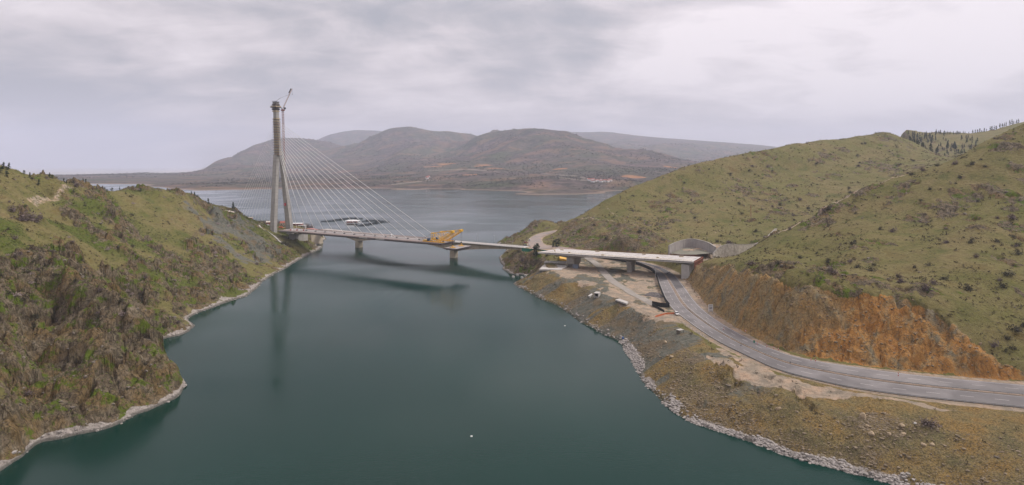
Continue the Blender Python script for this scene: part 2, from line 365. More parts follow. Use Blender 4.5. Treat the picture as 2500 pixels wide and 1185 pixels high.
for (u, v, ru, rv) in [(2150,400,26,14),(2180,412,22,12),(2120,395,14,8),(2145,340,20,6),(2090,420,12,7),(1690,470,16,8),(1655,492,14,7),(1710,490,12,6),(1640,478,10,6),(2020,380,16,7),(1990,395,14,6),(2060,365,14,5),(2400,455,20,14),(2380,480,14,10),(2440,360,26,10),(2465,330,22,9),(2480,415,18,12),(2210,425,30,6),(2330,470,12,8),(2300,515,14,7),
        (2150,600,20,8),(2130,645,22,7),(2040,650,16,6),(2450,640,22,14),(2480,560,20,14),(2400,560,16,10),(2470,480,22,16),(2250,530,12,6),(1960,560,12,5),(2490,720,16,14),(1560,590,26,8),(1500,580,20,10),(1460,600,16,8),(1990,480,22,6),(1890,480,16,6),(2110,470,18,5),(1800,440,12,5),(1870,430,14,5),(1930,455,16,6)]:
    q = hitS(u, v)
    if q:
        w = ru * q[1] / F * 1.5; g = rv * q[1] / F * 3.6; rockR = np.maximum(rockR, sstep(.15, .75, 1.15 - np.hypot((XX - q[0]) / w, (YY - q[1]) / g) + ocn * 1.0) * (~left))
rockR = np.maximum(rockR, cliff2 * (.55 + .6 * n_mid))
spit = region_mask(pip([(1205,600,750),(1205,575,790),(1290,545,850),(1370,535,860),(1380,545,790),(1330,550,785),(1290,573,755),(1250,590,735)]), 8, 4)
rockR = np.maximum(rockR, spit)
head = region_mask([lev(u, v, 4)[:2] for u, v in [(1210,640),(1225,625),(1270,640),(1330,660),(1320,690),(1250,690)]], 8, 4)
rockR = np.maximum(rockR, head * .8)
# cut: between its base line and the top line
cutpoly = [q[:2] for q in cut_b[2::3]] + [p[:2] for p in cut_t][::1]
cutm = region_mask(cutpoly, 1.6, 2.6, 77)
# talus (grey green scree)
tal = np.zeros(XX.shape)
tal = np.maximum(tal, region_mask(pip([(430,505,610),(540,505,690),(600,530,690),(680,580,690),(700,620,640),(640,660,560),(600,655,540),(560,620,560),(520,590,580),(480,540,600)]), 16, 12) * (.30 + .65 * sstep(-.25, .2, fbm((XX - YY) / 40, (XX + YY) / 14, 4, 29))))
bank = region_mask([lev(u, v, 5)[:2] for u, v in [(1255,690),(1330,668),(1400,690),(1500,735),(1600,790),(1690,850),(1740,890),(1900,957),(2200,1005),(2550,1067),(2800,1100),(2800,1420),(2200,1200),(1780,1075),(1570,950),(1500,830),(1380,765)]], 6, 3)
bs, bt = XX * .24 - YY * .97, XX * .97 + YY * .24          # along the shore, down the bank
streak = fbm(bs / 13, bt / 70, 4, 13, .55)
talg = bank * sstep(235., 300., YY + fbm(XX / 20, YY / 20, 3, 3) * 60) * (.15 + .85 * sstep(-.12, .12, streak))
dirt = np.zeros(XX.shape)
yard = region_mask([lev(u, v, 12)[:2] for u, v in [(1335,668),(1370,640),(1430,622),(1560,650),(1605,680),(1635,750),(1660,790),(1600,785),(1500,732),(1440,700)]], 5, 3)
strip = region_mask([lev(u, v, 12)[:2] for u, v in [(1720,865),(1790,888),(1900,925),(2050,955),(2080,972),(1960,968),(1860,940),(1760,900)]], 4, 4)
strip2 = region_mask([lev(u, v, 12)[:2] for u, v in [(1750,850),(1850,893),(2000,948),(2150,972),(2350,1005),(2300,1003),(2140,980),(1990,955),(1840,905),(1750,862)]], 3, 3)
dirt = np.maximum.reduce([yard, strip, strip2 * .8, sstep(3.2, 1, d_road) * .8,
    region_mask([lev(u, v, 24)[:2] for u, v in [(1640,612),(1700,598),(1760,606),(1740,622),(1700,625)]], 5, 2)])
ypatch = yard * np.maximum(sstep(.0, .25, fbm(XX / 11, YY / 16, 4, 19)) * sstep(380, 450, YY), sstep(.25, .45, fbm(XX / 8, YY / 12, 4, 23)))
tal = np.maximum(tal, ypatch * .7); dirt = dirt * (1 - .75 * ypatch)
trackL = region_mask(pip([(60,515,425),(110,490,455),(180,452,512),(186,458,508),(150,485,470),(90,520,425)]), 4, 2)
dirt = np.maximum(dirt, trackL * .55)
dirt = np.maximum(dirt, region_mask(pip([(600,528,696),(625,532,705),(660,552,712),(640,552,706)]), 3, 1))
for poly in ([(1480,600,590),(1560,520,690),(1565,518,690),(1490,600,590)],):
    dirt = np.maximum(dirt, region_mask(pip(poly), 4, 3) * .5)
for uv, w, k in (([(1468,492),(1500,522),(1560,552),(1640,580),(1700,600)], 2.4, .6), ([(1553,518),(1580,540),(1612,566)], 1.8, .5), ([(1700,590),(1770,560),(1830,530),(1850,510)], 3.5, .5), ([(1905,567),(2000,521),(2100,471),(2200,431)], 4.0, 1.0), ([(1420,530),(1450,536),(1520,540)], 3, .7), ([(2225,340),(2280,352),(2330,374)], 3.0, .6)):  # near spur crest line: bare soil, strengthened to paint a lit edge
    dirt = np.maximum(dirt, line_mask(uv, w) * k * .72)
flat = np.maximum.reduce([yard, sstep(6, 0, d_road)])
pen = region_mask([((u-HU)/F*Y, Y) for u, Y in [(600,730),(720,735),(800,800),(780,900),(650,1000),(540,960)]], 10, 2)
flat = np.maximum(flat, pen)
nearbank = (ZS > 11.2) & (ZS < 13.2) & (~left)
# ---- displacement
rock = np.clip(np.maximum(rockL, rockR), 0, 1) * (1 - flat) * (1 - cutm)
amp = (1 - flat)
dz = fbm(XX / 28, YY / 28, 4, 51) * 1.6 * amp * np.where(left, 1.3, 1.0)
dz += left * (1 - flat) * (1 - .75 * terr) * (ribs - .25) * 5.5 * sstep(3, 16, ZS) * sstep(0, 60, np.abs(ZS - 0))
dz += (~left) * (1 - flat) * (1 - cutm) * fbm(XX / 55, YY / 70, 3, 57) * 3.0 * sstep(14, 30, ZS)
dz += rock * (ridged(XX / 15, YY / 15, 5, 61, .6) * 1.6 + ridged((XX - YY * .5) / 7, (YY + XX * .5) / 13, 4, 66, .65) * 1.5 - .4) * np.where(left, 1.0, .55)
wpx, wpy = XX + fbm(XX / 12, YY / 12, 3, 141) * 5, YY + fbm(XX / 12, YY / 12, 3, 145) * 5
ba, ja, ra = blocks((wpx - wpy * .5) / 13, (wpy + wpx * .5) / 20, 151); bb_, jb, rb_ = blocks((wpx - wpy * .5) / 4.6, (wpy + wpx * .5) / 6.5, 161); bc, jc, _ = blocks(wpx / 2.0, wpy / 2.4, 171)
crag = ba * 5.6 + bb_ * 1.8 + bc * .4 - sstep(.12, 0, ja) * 1.8 - sstep(.12, 0, jb) * .8
dz += np.where(left, rock, rock * .5) * crag * sstep(1.0, 6, ZS) + cutm * (1 - flat) * crag * .55 * sstep(1, 6, d_hwy)
dz += fbm(XX / 3.0, YY / 3.0, 3, 71) * .25 * amp
dz += cutm * (1 - flat) * (ridged(XX / 9, YY / 9, 5, 81, .62) * 2.2 + ridged(XX / 26, YY / 26, 3, 85) * 2.2 - .8) * sstep(1, 6, d_hwy)
dz += bank * (fbm(XX / 6, YY / 6, 4, 91, .6) * .7 + (ridged(XX / 22, YY / 22, 4, 95) - .2) * 1.3) * sstep(12.2, 10, ZS)
shore_k = sstep(0, 4, np.abs(ZS)) * .8 + .2
dz *= shore_k
dz = np.where(sstep(0, 1, 1) * (sl < 5), dz, dz)
# terraces on the left slopes
tz = np.mod(ZS + n_big * 1.5, 3.2) / 3.2
dz += terr * (sstep(.75, 1.0, tz) * 1.1 - tz * .9)
ZZ = ZZ + dz * sstep(0.5, 5, d_road)
# normals of smooth land for sideways crags
gy = np.gradient(ZS, axis=0) / np.gradient(YY, axis=0); gx = np.gradient(ZS, axis=1) / np.gradient(XX, axis=1)
nl = np.sqrt(gx * gx + gy * gy + 1)
side = np.maximum(rock * left, cutm * .6) * (noise3(XX / 5, YY / 5, ZZ / 4, 5) * 1.0 + noise3(XX / 2.2, YY / 2.2, ZZ / 1.8, 6) * .5 + (1 - 2 * np.abs(noise3(XX / 9, YY / 9, ZZ / 14, 8))) * 1.2) * sstep(0, 1, nl - 1.05) * sstep(1, 5, d_road)
XD = XX - gx / nl * side; YD = YY - gy / nl * side

def ground(x, y):
    u = x / y * F + HU; a = (u - GU0) / (GU1 - GU0) * (NU - 1); b = (math.log(y) - lf[0]) / (lf[-1] - lf[0]) * (NY - 1)
    i, j = int(min(max(b, 0), NY - 2)), int(min(max(a, 0), NU - 2)); fb, fa = min(max(b - i, 0), 1), min(max(a - j, 0), 1)
    return float(ZZ[i, j] * (1-fb)*(1-fa) + ZZ[i+1, j] * fb*(1-fa) + ZZ[i, j+1] * (1-fb)*fa + ZZ[i+1, j+1] * fb*fa)
def hit(u, v, ymin=0.0):
    """where the sight line through (u, v) meets the land"""
    j = int(round((u - GU0) / (GU1 - GU0) * (NU - 1))); j = min(max(j, 0), NU - 1)
    Y = YY[:, j]; r = CAM_Z - (v - HV) / F * Y; k = np.where((ZZ[:, j] >= r) & (Y > ymin))[0]
    if len(k) == 0: return None
    y = float(Y[k[0]]); x = (u - HU) / F * y
    return (x, y, ground(x, y))

# ------------------------------------------------------------------ materials
MATS = {}
class NT:
    def __init__(self, name):
        self.m = bpy.data.materials.new(name); self.m.use_nodes = True; self.t = self.m.node_tree; self.t.nodes.clear()
        self.out = self.t.nodes.new('ShaderNodeOutputMaterial'); self.p = self.t.nodes.new('ShaderNodeBsdfPrincipled')
        self.t.links.new(self.p.outputs[0], self.out.inputs[0])
    def N(self, k): return self.t.nodes.new(k)
    def L(self, a, b): self.t.links.new(a, b)
    def math(self, op, a, b=None, clamp=False):
        m = self.N('ShaderNodeMath'); m.operation = op; m.use_clamp = clamp
        for k, x in enumerate((a, b)):
            if x is None: continue
            if isinstance(x, (int, float)): m.inputs[k].default_value = x
            else: self.L(x, m.inputs[k])
        return m.outputs[0]
    def pos(self):
        if not hasattr(self, '_pos'): self._pos = self.N('ShaderNodeNewGeometry').outputs['Position']
        return self._pos
    def obj(self): return self.N('ShaderNodeTexCoord').outputs['Object']
    def mapv(self, vec, scale=(1, 1, 1), rot=(0, 0, 0), off=(0, 0, 0)):
        m = self.N('ShaderNodeMapping'); m.inputs['Scale'].default_value = scale; m.inputs['Rotation'].default_value = rot; m.inputs['Location'].default_value = off
        self.L(vec, m.inputs[0]); return m.outputs[0]
    def noise(self, vec, scale, detail=4, rough=.55, dist=0):
        n = self.N('ShaderNodeTexNoise'); self.L(vec, n.inputs[0]); n.inputs['Scale'].default_value = scale
        n.inputs['Detail'].default_value = detail; n.inputs['Roughness'].default_value = rough; n.inputs['Distortion'].default_value = dist
        return n.outputs[0]
    def voro(self, vec, scale, feat='F1', out='Distance', rnd=1):
        n = self.N('ShaderNodeTexVoronoi'); self.L(vec, n.inputs[0]); n.feature = feat; n.inputs['Scale'].default_value = scale
        n.inputs['Randomness'].default_value = rnd; return n.outputs[out]
    def ramp(self, fac, stops, interp='LINEAR'):
        r = self.N('ShaderNodeValToRGB'); e = r.color_ramp.elements; r.color_ramp.interpolation = interp
        while len(e) < len(stops): e.new(0.5)
        for k, (p, c) in enumerate(stops):
            if isinstance(c, (int, float)): c = (c, c, c)
            e[k].position = p; e[k].color = (*c, 1)
        self.L(fac, r.inputs[0]); return r.outputs[0]
    def mix(self, f, a, b, mode='MIX'):
        m = self.N('ShaderNodeMix'); m.data_type = 'RGBA'; m.blend_type = mode
        if isinstance(f, (int, float)): m.inputs[0].default_value = f
        else: self.L(f, m.inputs[0])
        for s, x in ((6, a), (7, b)):
            if isinstance(x, tuple): m.inputs[s].default_value = (*x, 1)
            else: self.L(x, m.inputs[s])
        return m.outputs[2]
    def bump(self, h, strength=.5, dist=.3):
        b = self.N('ShaderNodeBump'); b.inputs['Strength'].default_value = strength; b.inputs['Distance'].default_value = dist
        self.L(h, b.inputs['Height']); self.L(b.outputs[0], self.p.inputs['Normal']); return b
    def attr(self, name):
        a = self.N('ShaderNodeAttribute'); a.attribute_name = name; s = self.N('ShaderNodeSeparateColor'); self.L(a.outputs['Color'], s.inputs[0])
        return s.outputs[0], s.outputs[1], s.outputs[2], a.outputs['Alpha']
    def color(self, c): self.L(c, self.p.inputs['Base Color']) if not isinstance(c, tuple) else setattr(self.p.inputs['Base Color'], 'default_value', (*c, 1))
def simple(name, col, rough=.7, metal=0.0, var=.18, scale=.6, bump=.0, streak=0.0):
    if name in MATS: return MATS[name]
    n = NT(name); o = n.obj(); f = n.noise(o, scale, 5, .6)
    c = n.mix(n.ramp(f, [(.3, 0.0), (.7, 1.0)]), tuple(x * (1 - var) for x in col), tuple(min(1, x * (1 + var)) for x in col))
    if streak:
        s = n.noise(n.mapv(n.pos(), (.9, .9, .06)), 1.0, 5, .7)
        c = n.mix(n.math('MULTIPLY', n.ramp(s, [(.45, 0.0), (.7, 1.0)]), streak), c, tuple(x * .45 for x in col))
    n.color(c); n.p.inputs['Roughness'].default_value = rough; n.p.inputs['Metallic'].default_value = metal
    if bump: n.bump(n.noise(o, scale * 6, 4), bump, .05)
    MATS[name] = n.m; return n.m

def mat_terrain():
    n = NT('hillside_ground'); P = n.pos()
    rock, cut, tal, dirt = n.attr('m1'); terr, lush, bankm, shore = n.attr('m2')
    sep = n.N('ShaderNodeSeparateXYZ'); n.L(P, sep.inputs[0]); z = sep.outputs[2]
    big = n.noise(P, .012, 4, .5); md = n.noise(P, .06, 5, .6); sm = n.noise(P, .45, 6, .65); fine = n.noise(P, 2.2, 4, .7)
    g = n.ramp(md, [(.3, (.11, .118, .046)), (.43, (.175, .158, .068)), (.57, (.225, .190, .095)), (.72, (.17, .125, .058))])
    g2 = n.ramp(sm, [(.3, (.075, .105, .016)), (.55, (.125, .145, .03)), (.75, (.16, .145, .05))])
    g = n.mix(n.math('MULTIPLY', n.ramp(big, [(.4, 0.0), (.6, 1.0)]), .3), g, g2)
    g = n.mix(n.math('MULTIPLY', lush, .8), g, n.ramp(sm, [(.3, (.045, .080, .010)), (.52, (.082, .118, .018)), (.75, (.13, .125, .04))]))
    g = n.mix(n.ramp(sm, [(.35, .0), (.7, .55)]), g, (.075, .062, .035))
    g = n.mix(n.math('MULTIPLY', n.ramp(fine, [(.5, .0), (.75, 1.0)]), .5), g, (.045, .04, .022))
    # little dark bushes / stones
    v1 = n.voro(n.mapv(P, (1, 1, .8)), .33); g = n.mix(n.math('MULTIPLY', n.ramp(v1, [(.12, 1.0), (.24, 0.0)]), .6), g, (.05, .045, .03))
    v2 = n.voro(P, .9); g = n.mix(n.math('MULTIPLY', n.ramp(v2, [(.08, 1.0), (.2, 0.0)]), .45), g, (.20, .18, .14))
    # rock
    wob = n.N('ShaderNodeTexNoise'); n.L(P, wob.inputs[0]); wob.inputs['Scale'].default_value = .12; wob.inputs['Detail'].default_value = 5
    wv = n.N('ShaderNodeVectorMath'); wv.operation = 'MULTIPLY_ADD'; n.L(wob.outputs['Color'], wv.inputs[0]); wv.inputs[1].default_value = (7, 7, 6); n.L(P, wv.inputs[2])
    rs = n.mapv(wv.outputs[0], (1, 1, .42), (0.35, 0.25, 0.6))
    rn = n.noise(rs, .30, 9, .68, .3); rn2 = n.noise(rs, 1.3, 7, .72)
    r = n.ramp(rn, [(.34, (.03, .026, .017)), (.45, (.09, .077, .052)), (.56, (.165, .14, .098)), (.70, (.28, .24, .18))])
    e1 = n.voro(rs, .13, 'DISTANCE_TO_EDGE'); e2 = n.voro(rs, .42, 'DISTANCE_TO_EDGE'); f2 = n.voro(rs, .42, 'F1', 'Color')
    sc = n.N('ShaderNodeSeparateColor'); n.L(f2, sc.inputs[0])
    r = n.mix(n.math('MULTIPLY', sc.outputs[0], .45), r, (.22, .17, .12))
    r = n.mix(n.math('MULTIPLY', n.ramp(n.noise(P, .09, 5), [(.46, 0.0), (.62, 1.0)]), .6), r, (.20, .135, .06))
    r = n.mix(n.ramp(rn2, [(.36, .8), (.52, .0)]), r, (.035, .028, .020))
    r = n.mix(n.ramp(e1, [(.0, .45), (.04, 0.0)]), r, (.022, .020, .013)); r = n.mix(n.ramp(e2, [(.0, .3), (.05, 0.0)]), r, (.03, .025, .018))
    r = n.mix(n.math('MULTIPLY', n.ramp(n.noise(P, .11, 7, .74), [(.53, 0.0), (.58, 1.0)]), .85), r, (.085, .12, .018))
    edge = n.math('ADD', rock, n.math('MULTIPLY', n.math('SUBTRACT', sm, .5), 1.3))
    c = n.mix(n.ramp(edge, [(.38, 0.0), (.5, 1.0)]), g, r)
    # terraces: brown banks
    # road cut
    cs = n.mapv(wv.outputs[0], (1, 1, .5), (.2, 0, 0)); cn = n.noise(cs, .12, 7, .62, .5); cn2 = n.noise(cs, .8, 7, .7)
    o = n.ramp(cn, [(.36, (.19, .185, .14)), (.43, (.27, .22, .13)), (.52, (.30, .22, .115)), (.64, (.36, .235, .11)), (.75, (.31, .19, .09))])
    o = n.mix(n.math('MULTIPLY', terr, n.ramp(cn, [(.36, .25), (.5, 1.0)])), o, n.ramp(cn, [(.35, (.30, .22, .12)), (.5, (.39, .225, .095)), (.7, (.32, .155, .06))]))
    o = n.mix(n.ramp(cn2, [(.3, .7), (.52, .0)]), o, (.07, .048, .028))
    o = n.mix(n.math('MULTIPLY', n.ramp(n.voro(cs, .55, 'DISTANCE_TO_EDGE'), [(.0, 1.0), (.07, 0.0)]), .5), o, (.06, .04, .026))
    o = n.mix(n.math('MULTIPLY', n.ramp(n.noise(P, .5, 5, .7), [(.55, .0), (.7, 1.0)]), .7), o, (.30, .24, .16))
    c = n.mix(n.ramp(n.math('ADD', n.math('SUBTRACT', cut, n.math('MULTIPLY', n.ramp(md, [(.56, 0.0), (.66, 1.0)]), .45)), n.math('MULTIPLY', n.math('SUBTRACT', sm, .5), .7)), [(.4, 0.0), (.55, 1.0)]), c, o)
    # brown stony bank
    bk = n.ramp(n.noise(P, .09, 6, .65), [(.35, (.15, .135, .07)), (.5, (.225, .175, .085)), (.65, (.27, .18, .075))])
    bk = n.mix(n.ramp(n.voro(P, 1.3), [(.16, .8), (.36, 0.0)]), bk, (.30, .245, .16))
    bk = n.mix(n.ramp(n.noise(P, 1.6, 6, .75), [(.40, .85), (.54, 0.0)]), bk, (.05, .042, .026))
    c = n.mix(n.ramp(bankm, [(.3, 0.0), (.6, 1.0)]), c, bk)
    tg = n.ramp(n.noise(n.mapv(P, (1, 1, .3)), .5, 7, .7), [(.3, (.065, .07, .055)), (.5, (.12, .122, .10)), (.7, (.185, .175, .145))])
    tg = n.mix(n.math('MULTIPLY', n.ramp(n.noise(P, .1, 4), [(.5, 0.0), (.62, 1.0)]), .7), tg, (.165, .125, .075))
    c = n.mix(n.ramp(n.math('ADD', tal, n.math('MULTIPLY', n.math('SUBTRACT', sm, .5), .8)), [(.35, 0.0), (.65, 1.0)]), c, tg)
    d = n.ramp(n.noise(P, .16, 6, .6), [(.35, (.25, .22, .175)), (.5, (.35, .29, .225)), (.65, (.45, .335, .245))])
    d = n.mix(n.ramp(sm, [(.3, .6), (.55, 0.0)]), d, (.15, .13, .10))
    c = n.mix(n.ramp(n.math('ADD', dirt, n.math('MULTIPLY', n.math('SUBTRACT', sm, .5), 1.1)), [(.4, 0.0), (.6, 1.0)]), c, d)
    # bleached band left by the falling water
    lv = n.math('SUBTRACT', n.math('ADD', 1.6, n.math('MULTIPLY', n.math('SUBTRACT', n.noise(P, .10, 5), .5), 7.0)), z)
    pale = n.ramp(n.noise(n.mapv(P, (1, 1, 1.5)), .7, 6, .7), [(.3, (.17, .155, .135)), (.55, (.34, .31, .28)), (.75, (.42, .39, .36))])
    c = n.mix(n.math('MULTIPLY', n.ramp(lv, [(.0, 0.0), (.18, 1.0)]), shore), c, pale)
    wetz = n.ramp(z, [(.0, 1.0), (.55, 0.8), (.9, 0.0)])
    c = n.mix(n.math('MULTIPLY', wetz, .75), c, (.03, .035, .028))
    hs = n.N('ShaderNodeHueSaturation'); hs.inputs['Saturation'].default_value = 1.10; hs.inputs['Value'].default_value = 1.06; n.L(c, hs.inputs['Color']); c = hs.outputs[0]
    n.color(c); n.p.inputs['Roughness'].default_value = .95; n.p.inputs['Specular IOR Level'].default_value = .1
    hb = n.math('ADD', n.math('ADD', n.math('MULTIPLY', rn, 1.0), n.math('MULTIPLY', rock, n.math('ADD', n.math('MINIMUM', e1, .3), n.math('MINIMUM', e2, .3)))), n.math('MULTIPLY', n.math('ADD', sm, n.math('MULTIPLY', fine, .4)), .7))
    n.bump(hb, 1.0, 1.3)
    return n.m

def mat_far():
    n = NT('far_hill_ground'); P = n.pos(); org, flatg, _, _ = n.attr('m1')
    sep = n.N('ShaderNodeSeparateXYZ'); n.L(P, sep.inputs[0]); z = sep.outputs[2]
    a = n.noise(P, .0035, 6, .6); b = n.noise(P, .02, 6, .7)
    gul = n.noise(n.mapv(P, (1, 1, .25)), .006, 8, .65, .6)
    c = n.ramp(a, [(.35, (.095, .105, .06)), (.47, (.13, .105, .095)), (.6, (.175, .125, .115)), (.7, (.22, .145, .105))])
    c = n.mix(n.ramp(b, [(.42, .8), (.58, .0)]), c, (.045, .045, .036))
    c = n.mix(n.math('MULTIPLY', n.ramp(n.noise(P, .0018, 3), [(.45, 0.0), (.6, 1.0)]), .5), c, (.085, .10, .055))
    c = n.mix(n.math('MULTIPLY', n.ramp(n.voro(P, .03), [(.15, 1.0), (.35, 0.0)]), .6), c, (.03, .035, .022))
    c = n.mix(n.math('MULTIPLY', n.ramp(n.noise(P, .006, 5), [(.52, 0.0), (.62, 1.0)]), .5), c, (.25, .155, .10))
    o = n.ramp(b, [(.35, (.24, .12, .06)), (.6, (.38, .21, .11))])
    c = n.mix(n.ramp(n.math('ADD', org, n.math('MULTIPLY', n.math('SUBTRACT', b, .5), .8)), [(.4, 0.0), (.6, 1.0)]), c, o)
    c = n.mix(n.math('MULTIPLY', flatg, .6), c, (.34, .29, .24))
    lv = n.math('SUBTRACT', 2.2, z); c = n.mix(n.ramp(lv, [(.0, 0.0), (1.0, .8)]), c, (.26, .20, .155))
    n.color(c); n.p.inputs['Roughness'].default_value = 1.0; n.p.inputs['Specular IOR Level'].default_value = 0.0
    n.bump(b, 1.0, 12.0)
    return n.m

def mat_water():
    n = NT('lake_water'); P = n.pos()
    depth = n.noise(P, .006, 3, .5)
    c = n.mix(n.ramp(depth, [(.35, 0.0), (.65, 1.0)]), (.002, .024, .018), (.003, .031, .024))
    n.color(c); n.p.inputs['IOR'].default_value = 1.33; n.p.inputs['Specular IOR Level'].default_value = .18
    calm = n.ramp(n.noise(n.mapv(P, (1, 1.5, 1), (0, 0, -.5)), .0065, 2.5, .5, .5), [(.42, 1.0), (.58, 0.0)])
    n.L(n.math('ADD', .085, n.math('MULTIPLY', calm, .10)), n.p.inputs['Roughness'])
    w = n.noise(n.mapv(P, (1, 1.6, 1)), .55, 5, .6); w2 = n.noise(P, .08, 3, .5)
    b = n.bump(n.math('ADD', w, n.math('MULTIPLY', w2, .12)), .1, .5)
    n.L(n.math('ADD', .015, n.math('MULTIPLY', calm, .05)), b.inputs['Strength'])
    return n.m

# ------------------------------------------------------------------ mesh helpers
def np_mesh(name, verts, faces, mat, kind=None, smooth=True, attrs=None, parent=None):
    me = bpy.data.meshes.new(name); verts = np.asarray(verts, np.float32); faces = np.asarray(faces, np.int32)
    me.vertices.add(len(verts)); me.vertices.foreach_set('co', verts.ravel())
    k = faces.shape[1]; me.loops.add(faces.size); me.loops.foreach_set('vertex_index', faces.ravel())
    me.polygons.add(len(faces)); me.polygons.foreach_set('loop_start', np.arange(len(faces), dtype=np.int32) * k)
    me.polygons.foreach_set('loop_total', np.full(len(faces), k, np.int32))
    me.update(calc_edges=True); me.validate()
    me.polygons.foreach_set('use_smooth', np.full(len(me.polygons), smooth))
    for an, a in (attrs or {}).items():
        at_ = me.color_attributes.new(an, 'FLOAT_COLOR', 'POINT'); at_.data.foreach_set('color', np.asarray(a, np.float32).ravel())
    me.materials.append(mat)
    o = bpy.data.objects.new(name, me); COL.objects.link(o); o.parent = parent
    if kind: o['kind'] = kind
    return o
def grid_mesh(name, X, Y, Z, mat, attrs, zmin=-5.0):
    ny, nu = X.shape; idx = np.arange(ny * nu).reshape(ny, nu)
    f = np.stack([idx[:-1, :-1], idx[:-1, 1:], idx[1:, 1:], idx[1:, :-1]], -1).reshape(-1, 4)
    zf = Z.ravel()[f].max(1); f = f[zf > zmin]
    used = np.unique(f); rm = np.full(ny * nu, -1, np.int64); rm[used] = np.arange(len(used))
    V = np.stack([X.ravel(), Y.ravel(), Z.ravel()], 1)[used]
    return np_mesh(name, V, rm[f], mat, 'structure', True, {k: v.reshape(-1, 4)[used] for k, v in attrs.items()})

lush = sstep(-.1, .4, fbm(XX / 30, YY / 30, 3, 101)) * np.where(left, 1.0, .22) * (1 - terr * .5)
lush = np.maximum(lush, region_mask([lev(u, v, 12)[:2] for u, v in [(2080,960),(2300,982),(2600,1008),(2850,1045),(2850,1095),(2550,1064),(2350,1036),(2180,996)]], 5, 3))
shore_m = np.ones(XX.shape); shore_m *= np.where(left | (bank < .5), 1.0, sstep(.1, .5, fbm(XX / 12, YY / 12, 2, 121) - .12 + (YY < 338) * .5))
strip_grass = (nearbank) * 1.0
m1 = np.stack([rock, cutm, np.maximum(tal, talg), np.clip(dirt, 0, 1)], -1)
orange = region_mask(pip([(1960,900,258),(1960,790,285),(2060,745,292),(2120,715,300),(2240,722,290),(2300,760,280),(2420,850,262),(2600,930,250),(2600,960,236),(2250,925,248)]), 16, 8)
m2 = np.stack([orange, lush, bank, shore_m], -1)
terrain = grid_mesh('terrain', XD, YD, ZZ, mat_terrain(), {'m1': m1, 'm2': m2})

# ------------------------------------------------------------------ far hills
FC = []
def fclamp(v, Y): return Y if v <= 402 else min(Y, .94 * F * CAM_Z / (v - HV))     # keep the ground above the lake
def fY(L_):
    for (u, v, Y) in L_: FC.append(at(u, v, fclamp(v, Y)))
fshore = [(-300,448),(0,448),(300,450),(350,456),(420,462),(480,466),(560,464),(680,462),(800,461),(930,460),(948,463.5),(1000,464),(1080,461.5),(1110,459.5),(1122,463),(1240,466),(1255,474),(1300,476),(1420,475),(1480,472),(1520,466),(1700,460),(1900,455),(2300,450),(2800,450)]
for u, v in densify(fshore, 40):
    p = lev(u, v, 0); FC.append(p); FC.append((p[0] * .96, p[1] * .96, -6)); FC.append((p[0] * .75, p[1] * .75, -30))
FSK = [(300,428,5100),(360,432,4600),(430,428,4950),(500,415,5200),(560,385,6500),(620,355,7500),(670,341,8100),(760,341,8100),(800,350,7870),(850,362,7410),(900,335,7180),(950,315,7180),(1000,309,7180),(1050,324,7180),(1100,329,7180),(1190,331,6950)]
FSK2 = [(1140,345,6030),(1200,322,5570),(1250,315,5340),(1300,313,5340),(1380,324,5000),(1410,340,4830),(1440,341,4660),(1500,355,4490),(1560,362,4490),(1620,372,4320),(1700,390,4320),(1800,398,4320),(1950,405,4320)]
for S in (FSK, FSK2):
    for (u, v, Y) in densify(S, 25):
        Y = fclamp(v, Y); p = at(u, v, Y); FC.append(p)
        if not (S is FSK and u > 1150): FC.append((p[0] * 1.2, p[1] * 1.2, max(20, p[2] * .5)))
fY([(1300,455,2300),(1300,440,2450),(1300,420,3300),(1300,400,3640),(1300,360,4320),(1190,440,2620),(1190,415,3300),(1190,395,3980),(1190,360,5000),(1440,455,2300),(1440,430,2790),(1440,408,3300),(1440,372,3980),
    (1560,450,2350),(1560,420,2960),(1560,388,3810),(1650,440,2400),(1650,408,3470),(1750,430,2620),(1000,448,2620),(1000,425,3640),(1000,400,4660),(1000,360,6030),(850,450,2620),(850,425,3980),(850,402,5340),
    (1100,445,2450),(1100,420,3470),(1100,395,4150),(1100,362,5800),(760,450,2620),(760,428,4320),(760,385,6720),(670,452,2620),(670,432,4320),(670,388,6720),(620,400,6490),(620,437,3980),(560,445,3640),(560,420,6030),(500,440,5340),(430,450,4320)])
fY([(-300,427,5300),(0,427,5300),(200,427,5200),(260,427,4900),(330,425,5100),(400,425,5100),(450,423,5300),(520,428,4700),(760,350,12470),(800,331,12280),(870,318,12280),(930,320,12090),(1000,332,12090),(1340,330,11900),(1380,320,11710),(1430,333,11520),(1490,323,10950),(1550,333,10950),(1620,338,10950),(1700,345,10950),(1800,352,10950),(1900,361,10950),(1960,374,10950),(2100,385,10950),(2400,385,10950),(2800,385,10950)])
for u in (420, 480, 540, 600, 660):
    for Y in (9800, 11500, 13500): FC.append(((u-HU)/F*Y, Y, 10.0))
for u in range(-350, 2900, 250): FC.append(((u-HU)/F*16500, 16500, 20.0))
FCP = np.array(FC)
FP, FW = rbf_fit(FCP)
uf2, lf2 = grid(-380, 2880, 1000, 1500, 17000, 420)
fy_ = np.exp(lf2)[:, None] * np.ones_like(uf2)[None]; fx_ = (uf2[None] - HU) / F * fy_
uc2, lc2 = grid(-380, 2880, 300, 1500, 17000, 200); yc2 = np.exp(lc2)[:, None] * np.ones_like(uc2)[None]; xc2 = (uc2[None] - HU) / F * yc2
fz = upsample(rbf_eval(FP, FW, xc2, yc2), 1000, 420)
fa = sstep(2, 60, fz)
wv = fbm(fx_ / 700, fy_ / 700, 3, 231) * 260
tl = (fz - CAM_Z) / fy_; crest = np.clip((tl.max(0)[None] - tl) / .012, .12, 1)       # relief grows away from the crest lines
